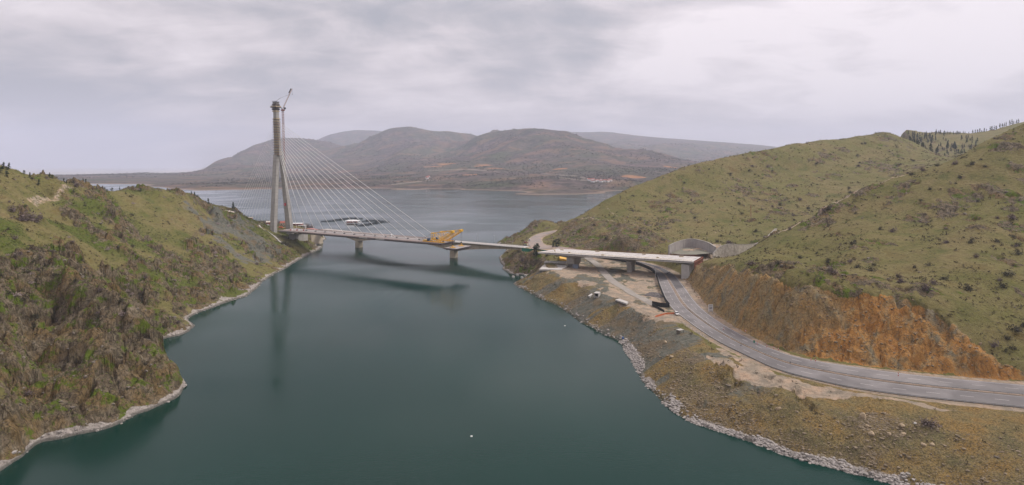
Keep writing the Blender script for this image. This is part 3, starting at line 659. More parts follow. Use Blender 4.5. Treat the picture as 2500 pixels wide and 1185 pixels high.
fz = fz + fa * (np.clip(fz * .30, 16, 110) * crest * (ridged((fx_ + wv) / (420 + fy_ * .1), (fy_ - wv) / (520 + fy_ * .12), 6, 201, .52) - .22) + fbm(fx_ / 160, fy_ / 160, 4, 211) * 5) + sstep(0, 5, fz) * (fbm(fx_ / 260, fy_ / 260, 3, 221) * 5)
cut_far = sstep(530, 440, uf2[None] * np.ones(fx_.shape)) * sstep(5300, 5800, fy_)
fz = fz * (1 - cut_far) - 40 * cut_far
org = np.zeros(fx_.shape)
for (u, v, ru, rv) in [(1090,402,38,11),(1060,408,30,6),(1180,404,24,10),(1225,413,45,6),(1375,412,20,9),(1545,432,40,14),(1150,428,30,6),(620,437,20,4),(520,436,22,5),(1640,410,25,6)]:
    # slope scars: find the ground there
    j = int((u + 380) / 3260 * 999); r = CAM_Z - (v - HV) / F * fy_[:, j]; k = np.where(fz[:, j] >= r)[0]
    if len(k) == 0: continue
    y = fy_[k[0], j]; x = fx_[k[0], j]; w = ru / F * y; g = abs(rv) * 3.2 / F * y
    org = np.maximum(org, np.clip(1.25 - np.hypot((fx_ - x) / w, (fy_ - y) / g) + .7 * fbm(fx_ / 70, fy_ / 70, 4, 7), 0, 1))
pale = np.zeros(fx_.shape)
for uv in ([(1050,417),(1150,414),(1200,419),(1280,423)], [(1330,425),(1400,430),(1440,437)], [(1360,433),(1430,441)], [(1425,440),(1490,444)], [(955,452),(1040,442),(1080,440)]):
    P = []
    for q in densify(uv, 8):
        j = int((q[0] + 380) / 3260 * 999); k = np.where(fz[:, j] >= CAM_Z - (q[1] - HV) / F * fy_[:, j])[0]
        if len(k): P.append((fx_[k[0], j], fy_[k[0], j]))
    if len(P) > 1:
        m = fy_ < 5200; d = seg_dist(fx_[m], fy_[m], np.array(P))[0]; pale[m] = np.maximum(pale[m], sstep(22, 6, d))
def far_hit(u, v):
    j = int((u + 380) / 3260 * 999); k = np.where(fz[:, j] >= CAM_Z - (v - HV) / F * fy_[:, j])[0]
    return (float(fx_[k[0], j]), float(fy_[k[0], j]), float(fz[k[0], j])) if len(k) else None
grid_mesh('hills', fx_, fy_, fz, mat_far(), {'m1': np.stack([org, pale, org * 0, org * 0 + 1], -1)}, -4)
# water: one sheet
def quad_obj(name, pts, mat, kind=None):
    return np_mesh(name, pts, [list(range(len(pts)))], mat, kind, False)
quad_obj('water', [(-23000, -600, 0), (23000, -600, 0), (23000, 5600, 0), (-23000, 5600, 0)], mat_water(), 'structure')
# bed so that the ground has a bottom under the lake and behind the hills
quad_obj('ground', [(-23000, -600, -24), (23000, -600, -24), (23000, 5600, -24), (-23000, 5600, -24)], simple('lake_bed', (.08, .07, .05)), 'structure')
# ================================================================== OBJECT BUILDING
ICO = None
class MB:
    def __init__(self, off=(0, 0, 0)):
        self.v = []; self.f = []; self.off = off
    def add(self, vs, fs):
        n = len(self.v); self.v += [tuple(p) for p in vs]; self.f += [tuple(i + n for i in q) for q in fs]; return self
    def box(self, c, s, rz=0.0, taper=1.0):
        ca, sa = math.cos(rz), math.sin(rz); vs = []
        for z in (-.5, .5):
            k = taper if z > 0 else 1.0
            for x, y in ((-.5, -.5), (.5, -.5), (.5, .5), (-.5, .5)):
                a, b = x * s[0] * k, y * s[1] * k; vs.append((c[0] + a * ca - b * sa, c[1] + a * sa + b * ca, c[2] + z * s[2]))
        return self.add(vs, [(0, 3, 2, 1), (4, 5, 6, 7), (0, 1, 5, 4), (1, 2, 6, 5), (2, 3, 7, 6), (3, 0, 4, 7)])
    def beam(self, a, b, w, h=None, up=(0, 0, 1)):
        h = h or w; a, b = Vector(a), Vector(b); d = (b - a).normalized(); u = Vector(up)
        if abs(d.dot(u)) > .98: u = Vector((1, 0, 0))
        s = d.cross(u).normalized() * (w / 2); t = s.cross(d).normalized() * (h / 2)
        return self.add([a - s - t, a + s - t, a + s + t, a - s + t, b - s - t, b + s - t, b + s + t, b - s + t],
                        [(0, 3, 2, 1), (4, 5, 6, 7), (0, 1, 5, 4), (1, 2, 6, 5), (2, 3, 7, 6), (3, 0, 4, 7)])
    def tube(self, a, b, r, r2=None, n=6):
        r2 = r if r2 is None else r2; a, b = Vector(a), Vector(b); d = (b - a).normalized(); u = Vector((0, 0, 1)) if abs(d.z) < .95 else Vector((1, 0, 0))
        s = d.cross(u).normalized(); t = s.cross(d); vs = []
        for p, q in ((a, r), (b, r2)):
            for k in range(n): vs.append(p + (s * math.cos(2 * math.pi * k / n) + t * math.sin(2 * math.pi * k / n)) * q)
        fs = [(k, (k + 1) % n, n + (k + 1) % n, n + k) for k in range(n)] + [tuple(range(n))[::-1], tuple(range(n, 2 * n))]
        return self.add(vs, fs)
    def prism(self, poly, axis_pts):
        """closed section lists (same length) swept through several stations; poly[i] = list of 3D points"""
        n = len(poly[0]); vs = [p for st in poly for p in st]; fs = []
        for i in range(len(poly) - 1):
            for k in range(n): fs.append((i * n + k, i * n + (k + 1) % n, (i + 1) * n + (k + 1) % n, (i + 1) * n + k))
        fs += [tuple(range(n))[::-1], tuple(range((len(poly) - 1) * n, len(poly) * n))]
        return self.add(vs, fs)
    def lathe(self, c, prof, n=16):
        st = [[(c[0] + r * math.cos(2 * math.pi * k / n), c[1] + r * math.sin(2 * math.pi * k / n), c[2] + z) for k in range(n)] for r, z in prof]
        return self.prism(st, None)
    def build(self, name, mat, parent=None, smooth=False):
        me = bpy.data.meshes.new(name); o_ = self.off
        me.from_pydata([(x - o_[0], y - o_[1], z - o_[2]) for x, y, z in self.v], [], self.f); me.update()
        if smooth: me.polygons.foreach_set('use_smooth', [True] * len(me.polygons))
        me.materials.append(mat); o = bpy.data.objects.new(name, me); COL.objects.link(o); o.parent = parent
        if parent is None and self.off != (0, 0, 0): o.location = self.off
        return o
def tag(o, label, cat, group=None, kind=None):
    if label: o['label'] = label
    if cat: o['category'] = cat
    if group: o['group'] = group
    if kind: o['kind'] = kind
    return o
def thing(name, label, cat, loc=(0, 0, 0), rz=0.0, group=None):
    o = bpy.data.objects.new(name, None); COL.objects.link(o); o.location = loc; o.rotation_euler = (0, 0, rz); o.empty_display_size = .5
    return tag(o, label, cat, group)
KIDS = {}
def copy_tree(o, parent=None):
    c = o.copy(); COL.objects.link(c); c.parent = parent
    for ch in [x for x in ALLK(o)]: copy_tree(ch, c)
    return c
def ALLK(o): return list(o.children)

concrete = simple('weathered_concrete', (.33, .31, .28), .85, 0, .15, .25, .2, .45)
concrete_l = simple('pale_concrete', (.46, .44, .41), .85, 0, .10, .3, .15, .12)
concrete_d = simple('stained_concrete', (.24, .235, .22), .9, 0, .2, .3, .2, .5)
conc_tan = simple('tan_concrete', (.43, .365, .275), .85, 0, .12, .2, .2, .5)
deck_grey = simple('deck_surfacing', (.30, .275, .26), .85, 0, .14, .12, .1)
deck_white = simple('white_deck_membrane', (.50, .475, .445), .75, 0, .22, .16, .1)
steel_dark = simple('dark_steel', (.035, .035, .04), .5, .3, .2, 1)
steel_br = simple('primed_steel', (.13, .105, .10), .6, .0, .15, .3)
white_p = simple('white_paint', (.72, .71, .69), .5, 0, .05, 1)
cable_m = simple('cable_sheath', (.80, .80, .79), .4, 0, .03, 1)
yellow = simple('yellow_paint', (.85, .48, .03), .45, 0, .15, 1)
redw = simple('red_paint', (.42, .03, .03), .5, 0, .15, 1)
orange = simple('orange_net', (.60, .17, .07), .7, 0, .2, 1)
rusty = simple('rust_red_steel', (.28, .10, .06), .7, 0, .25, 1)
wood = simple('formwork_timber', (.42, .34, .23), .8, 0, .25, .8)
greenf = simple('green_sheet', (.02, .17, .11), .6, 0, .15, .5)
black_net = simple('black_netting', (.02, .023, .022), .9, 0, .2, 1)
glass_d = simple('dark_glass', (.02, .025, .03), .1, 0, .1, 1)
rubber = simple('rubber', (.02, .02, .02), .9, 0, .1, 1)
blue_p = simple('blue_paint', (.05, .12, .30), .5, 0, .15, 1)
asphalt_l = None

def mat_asphalt(name, lo, hi, patch):
    n = NT(name); P = n.pos(); a = n.noise(P, .07, 6, .65, .8); b = n.noise(P, 1.2, 5, .7)
    c = n.ramp(a, [(.35, lo), (.62, hi)]); c = n.mix(n.ramp(n.noise(P, .025, 3), [(.5, 0.0), (.56, patch)]), c, (.075, .07, .07))
    c = n.mix(n.math('MULTIPLY', b, .25), c, (.10, .095, .09)); n.color(c); n.p.inputs['Roughness'].default_value = .85; n.bump(b, .2, .02); return n.m
asph = mat_asphalt('old_asphalt', (.155, .145, .145), (.235, .22, .215), .5)
asph_d = mat_asphalt('new_asphalt', (.06, .058, .06), (.105, .10, .10), .3)
mark_w = simple('road_paint', (.46, .44, .42), .7, 0, .1, 1)
def mat_dirt(name, cols, sc=.2):
    n = NT(name); P = n.pos(); a = n.noise(P, sc, 6, .65); c = n.ramp(a, [(.35, cols[0]), (.5, cols[1]), (.65, cols[2])])
    c = n.mix(n.ramp(n.noise(P, 1.1, 5, .7), [(.3, .6), (.5, 0.0)]), c, tuple(x * .5 for x in cols[0])); n.color(c)
    n.p.inputs['Roughness'].default_value = .95; n.bump(a, .4, .1); return n.m
dirt_m = mat_dirt('median_dirt', [(.16, .12, .085), (.25, .19, .14), (.30, .235, .18)], .35)
track_m = mat_dirt('compacted_track', [(.22, .20, .17), (.28, .255, .22), (.33, .30, .26)], .12)
spur_m = mat_dirt('dusty_asphalt', [(.22, .20, .185), (.29, .235, .20), (.36, .26, .21)], .06)

# ---- roads
def ribbon(name, A, B, w0, w1, dz, mat, i0=0, i1=None, sub=3):
    i1 = len(A) if i1 is None else i1; A_, B_ = A[i0:i1], B[i0:i1]; V = []; n = len(A_)
    for k in range(sub + 1):
        w = w0 + (w1 - w0) * k / sub; p = A_ + (B_ - A_) * w; p = p.copy(); p[:, 2] += dz; V.append(p)
    V = np.concatenate(V); idx = np.arange((sub + 1) * n).reshape(sub + 1, n)
    f = np.stack([idx[:-1, :-1], idx[1:, :-1], idx[1:, 1:], idx[:-1, 1:]], -1).reshape(-1, 4)
    return np_mesh(name, V, f, mat, 'structure', False)
# index along the road where the photo's u is reached
def iu(A, u): return int(np.argmin(np.abs(A[:, 0] / A[:, 1] * F + HU - u) + (A[:, 1] > 640) * 0))
i_br = iu(hwy_a, 1609)
ribbon('road', hwy_a, hwy_b, 0.0, .47, 0.02, asph, 0, i_br + 1); ribbon('road', hwy_a, hwy_b, .56, 1.0, 0.02, asph, 0, i_br - 18)
ribbon('road', hwy_a, hwy_b, 0.0, .47, 0.021, asph_d, i_br, 236); ribbon('road', hwy_a, hwy_b, .56, 1.0, 0.021, asph_d, i_br - 19, 236)
ribbon('road', hwy_a, hwy_b, 0.0, 1.0, 0.024, spur_m, 235)
ribbon('median', hwy_a, hwy_b, .465, .565, .16, dirt_m, 0, 236, 2)
ribbon('road', sp_a, sp_b, 0, 1, .03, spur_m)
def dashes(w, width, per, on, i0, i1, solid=False):
    A_, B_ = hwy_a, hwy_b; mb = MB(); P = A_ + (B_ - A_) * w; d = np.r_[0, np.cumsum(np.linalg.norm(np.diff(P, axis=0), axis=1))]
    Q = (B_ - A_) / np.linalg.norm(B_ - A_, axis=1)[:, None] * width / 2
    s = d[i0]
    while s < d[i1]:
        e = min(s + (on if not solid else 4.0), d[i1]); ts = np.linspace(s, e, 3)
        pts = [np.array([np.interp(t, d, P[:, k]) for k in range(3)]) for t in ts]; qs = [np.array([np.interp(t, d, Q[:, k]) for k in range(3)]) for t in ts]
        for a, b, qa, qb in zip(pts[:-1], pts[1:], qs[:-1], qs[1:]):
            z = np.array([0, 0, .034]); mb.add([a - qa + z, b - qb + z, b + qb + z, a + qa + z], [(0, 3, 2, 1)])
        s += per if not solid else 4.0
    return mb
mm = MB()
for w, wd, so, a, b in [(.235, .28, False, 0, i_br), (.78, .28, False, 0, i_br - 20), (.03, .3, True, 0, 236), (.445, .26, True, 0, i_br), (.585, .26, True, 0, i_br), (.965, .34, True, 0, 236)]:
    k = dashes(w, wd, 11.0, 4.5, a, b, so); mm.add(k.v, k.f)
tag(mm.build('road_markings', mark_w), None, None, None, 'structure')
# grey service track through the yard
trk = catmull([lev(u, v, 12.3) for u, v in [(1425,628),(1450,640),(1470,660),(1490,682),(1520,703),(1550,722),(1585,740),(1612,749)]], 10)
def offset_rib(ctr, w):
    t = np.gradient(ctr[:, :2], axis=0); t /= np.linalg.norm(t, axis=1)[:, None]; nrm = np.stack([-t[:, 1], t[:, 0], t[:, 0] * 0], 1)
    return ctr - nrm * w / 2, ctr + nrm * w / 2
ta, tb = offset_rib(trk, 6.5)
for P in (ta, tb):
    for k in range(len(P)): P[k, 2] = max(P[k, 2], ground(P[k, 0], P[k, 1]) + .12)
ribbon('path', ta, tb, 0, 1, .05, track_m)
def ground_ribbon(name, pts, w, mat, dz=.25, n=14):
    c = catmull(pts, n); a, b = offset_rib(c, w)
    for P in (a, b):
        for k in range(len(P)): P[k, 2] = ground(P[k, 0], P[k, 1]) + dz
    return ribbon(name, a, b, 0, 1, 0, mat)
def hits(L_): return [h for h in (hit(u, v) for u, v in L_) if h]

# ---- fences along the road
def edge_line(A, B, off, i0, i1, step, dz=0):
    P = A[i0:i1]; Q = B[i0:i1]; d = (P - Q); d /= np.linalg.norm(d[:, :2], axis=1)[:, None]; L_ = P + d * off
    s = np.r_[0, np.cumsum(np.linalg.norm(np.diff(L_, axis=0), axis=1))]; t = np.arange(0, s[-1], step)
    return [tuple(np.interp(x, s, L_[:, k]) + (dz if k == 2 else 0) for k in range(3)) for x in t]
def fence(name, pts, h, mat, postmat, label, cat, thick=.08, lower=0.0, pw=.12, group=None, beams=None, ptall=None):
    r = thing(name, label, cat, pts[0], 0, group); off = pts[0]
    mb = MB(off)
    for a, b in zip(pts[:-1], pts[1:]):
        if beams:
            for z, hh in beams: mb.beam((a[0], a[1], a[2] + z), (b[0], b[1], b[2] + z), thick, hh)
        else: mb.beam((a[0], a[1], a[2] + lower + (h - lower) / 2), (b[0], b[1], b[2] + lower + (h - lower) / 2), thick, h - lower)
    mb.build('rail' if beams else 'panel', mat, r)
    p0 = MB().box((0, 0, (ptall or h) / 2 - .2), (pw, pw, (ptall or h) + .4)).build('post', postmat, r)
    for k, p in enumerate(pts[:100]):
        q = p0 if k == 0 else p0.copy()
        if k: COL.objects.link(q)
        q.parent = r; q.location = (p[0] - off[0], p[1] - off[1], p[2] - off[2])
    return r
galv = simple('galvanised_steel', (.32, .33, .34), .5, .4, .1, 1)
i_a, i_b, i_c = iu(hwy_a, 1640), iu(hwy_a, 1600), 232
j0 = next(i for i in range(260) if hwy_a[i][1] > 372)
hoard = edge_line(hwy_a, hwy_b, 1.6, j0, 232, 4.0)
gate = [lev(1612, 750, 12.3), lev(1592, 746, 12.3)]
fence('hoarding_fence', [gate[1], gate[0]] + hoard, 2.7, black_net, steel_dark, 'long black site hoarding curving along the highway past the viaduct piers', 'fence')
fence('netting_fence', [lev(u, v, 12.2) for u, v in [(1592,747),(1606,756),(1622,764)]], 1.7, black_net, steel_dark, 'short dark netting fence at the end of the grey service track', 'fence')
fence('guardrail', edge_line(hwy_a, hwy_b, .9, 12, j0 - 12, 3.0), .75, galv, galv, 'galvanised guardrail along the lake side of the highway', 'guardrail', .1, beams=[(.62, .32)])
ms = edge_line(hwy_a + (hwy_b - hwy_a) * .5, hwy_b, 0, 12, 120, 4.5)
fence('guardrail', ms, .75, galv, galv, 'galvanised guardrail along the median between the two carriageways', 'guardrail', .1, beams=[(.65, .32)])
fence('mesh_fence', [lev(u, v, 12.0) for u, v in densify([(1636,772),(1665,790),(1700,813),(1730,836)], 9)], 1.6, galv, galv, 'low wire mesh fence beside the highway behind the orange barrier net', 'fence', .06, beams=[(.3, .05), (.8, .05), (1.3, .05)])
fence('barrier_net', [lev(u, v, 12.1) for u, v in [(1600,776),(1612,772),(1625,769),(1640,768),(1652,767)]], 1.1, orange, orange, 'sagging orange safety net across the yard entrance', 'barrier net')
fence('green_fence', [lev(u, v, 17.4) for u, v in [(1274,613.5),(1283,614.5),(1292,615.3),(1301,616),(1312,617),(1325,618),(1338,619.5)]], 3.0, greenf, steel_dark, 'bright green sheet fence between the old bridge and the white viaduct', 'fence')

# ---- new bridge
DX, DY = .863, -.505
B0 = (-268.0, 711.0)
def BP(s, t, z): return (B0[0] + DX * s - DY * t, B0[1] + DY * s + DX * t, z)
def bsec(s, prof, dzf=0.0): return [BP(s, t, z + dzf) for t, z in prof]
br = thing('cable_stayed_bridge', 'unfinished cable stayed bridge with a tall concrete pylon and white stays', 'bridge', BP(0, 0, 20)); off = tuple(br.location)
S0, S1 = 8.0, 238.0
def camber(s): return 0.0
prof = [(-12.4, 23.7), (-8.5, 21.6), (8.5, 21.6), (12.4, 23.7), (12.4, 23.75), (-12.4, 23.75)]
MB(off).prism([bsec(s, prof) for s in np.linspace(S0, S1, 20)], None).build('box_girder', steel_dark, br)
deck = MB(off).prism([bsec(s, [(-12.7, 23.76), (12.7, 23.76), (12.7, 24.0), (-12.7, 24.0)]) for s in np.linspace(S0, S1, 20)], None).build('deck', deck_grey, br)
segs = np.arange(S0, S1 + .1, 11.5)
panel_m = {0: simple('grey_panel', (.30, .27, .26), .7), 1: simple('brown_panel', (.17, .135, .125), .7), 2: simple('off_white_panel', (.46, .44, .40), .6)}
for k, (a, b) in enumerate(zip(segs[:-1], segs[1:])):
    m = 0 if k < 3 else (2 if k in (11, 13) else 1)
    o = MB(off).prism([[BP(s, -12.72, 22.95), BP(s, -12.72, 24.25), BP(s, -12.95, 24.25), BP(s, -12.95, 22.95)] for s in (a + .05, b - .05)], None).build('edge_panel', panel_m[m], br)
    if m == 2: o['label'] = 'off-white edge panel'
    MB(off).prism([[BP(s, 12.72, 22.95), BP(s, 12.95, 22.95), BP(s, 12.95, 24.25), BP(s, 12.72, 24.25)] for s in (a + .05, b - .05)], None).build('edge_panel', panel_m[1], br)
# end diaphragm with open ribs
ed = MB(off)
for t in np.linspace(-11, 11, 12): ed.beam(BP(S1 + .15, t, 23.6), BP(S1 + .15, t * .75, 21.7), .3, .3)
for z, w in ((23.5, 12.3), (22.5, 10.2), (21.7, 8.5)): ed.beam(BP(S1 + .35, -w, z), BP(S1 + .35, w, z), .25, .25)
ed.build('end_frame', steel_br, br)
for side in (-12.2, 12.2):
    mb = MB(off)
    for z in (24.6, 25.1): mb.beam(BP(S0, side, z), BP(S1 - 1, side, z), .07, .12)
    for s in np.arange(S0, S1, 3.0): mb.beam(BP(s, side, 24), BP(s, side, 25.2), .08)
    mb.build('safety_railing', simple('faded_orange_mesh', (.48, .22, .15), .8), br)
# raised kerbs and central strip
for t in (-9.6, 9.6, 0):
    MB(off).beam(BP(S0, t, 24.12), BP(S1 - 2, t, 24.12), .5 if t else 1.4, .22).build('kerb', concrete if t else deck_grey, br)
# pylon: two inclined legs that meet under a tall shaft
def P3(u, v, Y): return Vector(at(u, v, Y))
pyl = MB(off)
def quadcol(base, top, wb, db, wt, dt, n=10):
    st = []
    for k in range(n + 1):
        f = k / n; c = Vector(base).lerp(Vector(top), f); w = wb + (wt - wb) * f; d = db + (dt - db) * f
        st.append([(c.x + DX * a * w / 2 - DY * b * d / 2, c.y + DY * a * w / 2 + DX * b * d / 2, c.z) for a, b in ((-1, -1), (1, -1), (1, 1), (-1, 1))])
    return st
pylon_m = NT('pylon_concrete'); _P = pylon_m.pos()
_a = pylon_m.noise(pylon_m.mapv(_P, (.5, .5, .035)), 1.0, 5, .7); _b = pylon_m.noise(_P, .25, 5, .6)
_c = pylon_m.ramp(_a, [(.3, (.27, .26, .24)), (.5, (.37, .355, .33)), (.7, (.44, .42, .39))])
_w = pylon_m.N('ShaderNodeTexWave'); _w.wave_type = 'BANDS'; _w.bands_direction = 'Z'; _w.inputs['Scale'].default_value = .08; pylon_m.L(_P, _w.inputs[0])
_c = pylon_m.mix(pylon_m.math('MULTIPLY', pylon_m.ramp(_w.outputs['Fac'], [(.0, 1.0), (.05, 0.0)]), .35), _c, (.12, .115, .105))
_c = pylon_m.mix(pylon_m.math('MULTIPLY', pylon_m.ramp(_b, [(.45, 0.0), (.7, 1.0)]), .3), _c, (.15, .14, .125)); pylon_m.color(_c); pylon_m.p.inputs['Roughness'].default_value = .9
pm = pylon_m.m
ybase = B0[1]
baseN = BP(-1.5, -11, 15); baseF = BP(1.5, 11, 15)
junc = Vector(at(675, 378, 708)); jz = junc.z
topP = Vector(at(673.5, 262, 708))
jF = Vector(at(686, 378, 714))
legN = MB(off).prism(quadcol(baseN, (junc.x, junc.y, jz), 7.2, 4.6, 6.0, 3.8), None).build('leg', pm, br)
legF = MB(off).prism(quadcol(baseF, (jF.x, jF.y, jz + 4), 8.2, 4.6, 4.4, 3.4), None).build('leg', pm, br)
shaft = MB(off).prism(quadcol((junc.x + 1.2, junc.y + 1, jz - 2), topP, 5.6, 4.6, 5.0, 4.0), None).build('shaft', pm, br)
# work platforms climbing the shaft
def lerp(a, b, f): return a + (b - a) * f
for k in range(15):
    z = 109.5 + k * 2.95; f = (z - jz) / (topP.z - jz); c = Vector((junc.x + 1.2, junc.y + 1, jz)).lerp(topP, f)
    w = lerp(7.2, 6.6, f); d = lerp(6.0, 5.2, f)
    st = [[(c.x + DX * a * w / 2 * q - DY * b * d / 2 * q, c.y + DY * a * w / 2 * q + DX * b * d / 2 * q, zz) for a, b in ((-1, -1), (1, -1), (1, 1), (-1, 1))] for q, zz in ((.9, z + .5), (.9, z + 2.0))]
    o = MB(off).prism(st, None).build('scaffold_lift', wood if k % 3 else simple('weathered_boards', (.36, .27, .20), .8), br)
    st = [[(c.x + DX * a * w / 2 * q - DY * b * d / 2 * q, c.y + DY * a * w / 2 * q + DX * b * d / 2 * q, zz) for a, b in ((-1, -1), (1, -1), (1, 1), (-1, 1))] for q, zz in ((1.12, z), (1.12, z + .28))]
    m = MB(off).prism(st, None)
    for a, b in ((-1, -1), (1, -1), (1, 1), (-1, 1), (0, -1), (0, 1)):
        x, y = c.x + DX * a * w / 2 * 1.1 - DY * b * d / 2 * 1.1, c.y + DY * a * w / 2 * 1.1 + DX * b * d / 2 * 1.1; m.beam((x, y, z), (x, y, z + 1.6), .12)
    m.build('platform', steel_dark, o)
ct = topP
for q, z, h, m in ((1.12, 160.2, 1.2, wood), (1.3, 162.3, .5, steel_dark), (1.22, 163.0, 1.2, steel_br), (1.75, 164.9, .4, steel_dark), (1.62, 165.5, 1.3, wood), (1.3, 167.3, .4, steel_dark), (1.18, 168.0, 1.2, steel_br), (1.0, 169.6, 1.5, concrete_d), (1.2, 171.4, .4, steel_dark)):
    w, d = 5.4, 4.6
    st = [[(ct.x + DX * a * w / 2 * q * 1.05 - DY * b * d / 2 * q, ct.y + DY * a * w / 2 * q * 1.05 + DX * b * d / 2 * q, zz) for a, b in ((-1, -1), (1, -1), (1, 1), (-1, 1))] for zz in (z, z + h)]
    mb = MB(off).prism(st, None)
    for a in np.linspace(-1, 1, 6):
        x, y = ct.x + DX * a * w / 2 * q - DY * -1 * d / 2 * q, ct.y + DY * a * w / 2 * q + DX * -1 * d / 2 * q; mb.beam((x, y, z), (x, y, z + h + 1.2), .12)
    mb.build('head_formwork', m, br)
# flag on the far leg: red cloth, white crescent and star
fc = Vector(at(706.5, 499.5, 716)); fn = Vector((-DY, DX, 0)) * -1; fx = Vector((DX, DY, 0)); fzv = Vector((0, 0, 1))
fl_c = Vector(baseF).lerp(jF, (fc.z - 15) / (jF.z - 15)); fo = fl_c + fn * 2.65
flag = MB(off).add([fo + fx * a * 2.0 + fzv * b * 1.45 + fn * c for c in (0, .08) for a, b in ((-1, -1), (1, -1), (1, 1), (-1, 1))], [(0, 1, 2, 3), (7, 6, 5, 4), (0, 4, 5, 1), (1, 5, 6, 2), (2, 6, 7, 3), (3, 7, 4, 0)]).build('flag', simple('flag_red', (.55, .015, .03), .7, 0, .03), br)
em = MB(off); o2 = fo + fn * .12
R1, R2 = .72, .58; c1 = Vector((0, 0)); pts = []
a0 = math.radians(40)
outer = [(-.5 + R1 * math.cos(a), R1 * math.sin(a)) for a in np.linspace(a0, 2 * math.pi - a0, 20)]
inner = [(-.32 + R2 * math.cos(a), R2 * math.sin(a)) for a in np.linspace(math.radians(48), 2 * math.pi - math.radians(48), 20)]
q = [o2 + fx * x + fzv * y for x, y in outer + inner]
em.add(q, [(i, i + 1, 21 + i, 20 + i) for i in range(19)])
star = []
for k in range(10):
    r = .36 if k % 2 == 0 else .14; a = math.pi + k * math.pi / 5; star.append(o2 + fx * (.5 + r * math.cos(a)) + fzv * r * math.sin(a))
em.add(star + [o2 + fx * .5], [(k, (k + 1) % 10, 10) for k in range(10)])
em.build('crescent_and_star', white_p, flag)
# stays
for k in range(15):
    s = 26 + k * 14.75; z = 112.5 + k * (149.0 - 112.5) / 14; f = (z - jz) / (topP.z - jz); c = Vector((junc.x + 1.2, junc.y + 1, jz)).lerp(topP, f)
    for t in (0.0,):
        a = (c.x + DX * 2.6 - DY * t, c.y + DY * 3.6 + DX * t, z)
        MB(off).tube(a, BP(s, t, 24.3), .21, n=5).build('stay_cable', cable_m, br, True)
    MB(off).box(BP(s + .6, 0, 24.55), (1.6, 2.0, .9), math.atan2(DY, DX), .6).build('anchor_block', steel_dark, br)
    sb = -(14 + k * 6.0)
    zb = 24.3
    for t in (0.0,):
        a = (c.x - DX * 2.6 - DY * t, c.y - DY * 3.6 + DX * t, z); p = BP(sb, t, 0); g = ground(p[0], p[1])
        MB(off).tube(a, (p[0], p[1], max(24.0, g)), .08, n=5).build('back_stay', cable_m, br, True)
# tower crane beside the shaft
cb = Vector(at(699, 552, 733)); tc_ = thing('tower_crane', 'slim rust-red luffing tower crane climbing beside the bridge pylon', 'crane', (cb.x, cb.y, 20)); o3 = tuple(tc_.location)
mt = Vector(at(690.5, 271, 716)); m = MB(o3); n = 44; b0 = Vector((cb.x, cb.y, 20))
for k in range(n):
    p, q = b0.lerp(mt, k / n), b0.lerp(mt, (k + 1) / n)
    cr = [(-.8, -.8), (.8, -.8), (.8, .8), (-.8, .8)]
    for i, (a, b) in enumerate(cr):
        m.beam(p + Vector((a, b, 0)), q + Vector((a, b, 0)), .22)
        a2, b2 = cr[(i + 1) % 4]; m.beam(p + Vector((a, b, 0)), q + Vector((a2, b2, 0)), .12)
m.build('mast', rusty, tc_)
MB(o3).box((mt.x, mt.y, mt.z + .8), (4.2, 3.0, 1.6), .4).build('slewing_platform', rusty, tc_)
MB(o3).box((mt.x + 2.6, mt.y - .5, mt.z + 2.9), (1.7, 1.7, 2.2)).build('operator_cabin', steel_dark, tc_)
jt = Vector(at(713.5, 217, 716)); jb = mt + Vector((0.3, -.5, 2)); m = MB(o3); d = (jt - jb).normalized(); sx = Vector((0, 1, 0)); ux = d.cross(sx).normalized()
for k in range(18):
    p, q = jb.lerp(jt, k / 18), jb.lerp(jt, (k + 1) / 18); r = .65 if 1 < k < 16 else .35
    tri = [sx * r, sx * -r, ux * r * 1.3]
    for i in range(3): m.beam(p + tri[i], q + tri[i], .18); m.beam(p + tri[i], q + tri[(i + 1) % 3], .1)
m.build('jib', simple('pale_orange_steel', (.50, .33, .24), .6), tc_)
MB(o3).beam(jt.lerp(jb, .02) + ux * 1.4, jt.lerp(jb, .24) + ux * 1.5, .9, .9).build('jib_walkway', steel_dark, tc_)
cbp = Vector(at(672, 249, 720)); m = MB(o3); m.beam(mt + Vector((0, 0, 1.2)), cbp, .5, .5); m.tube(cbp, Vector(at(684, 240, 718)), .16); m.tube(Vector(at(684, 240, 718)), jb.lerp(jt, .72), .09); m.build('tie_rope', steel_dark, tc_)
MB(o3).box(tuple(cbp + Vector((0, 0, -1.2))), (2.6, 2.0, 1.8)).build('counterweight', concrete_d, tc_)
m = MB(o3); m.tube(jt, jt + Vector((0, 0, -6)), .06); m.box(tuple(jt + Vector((0, 0, -6.5))), (.5, .5, .9)); m.build('hook', steel_dark, tc_)

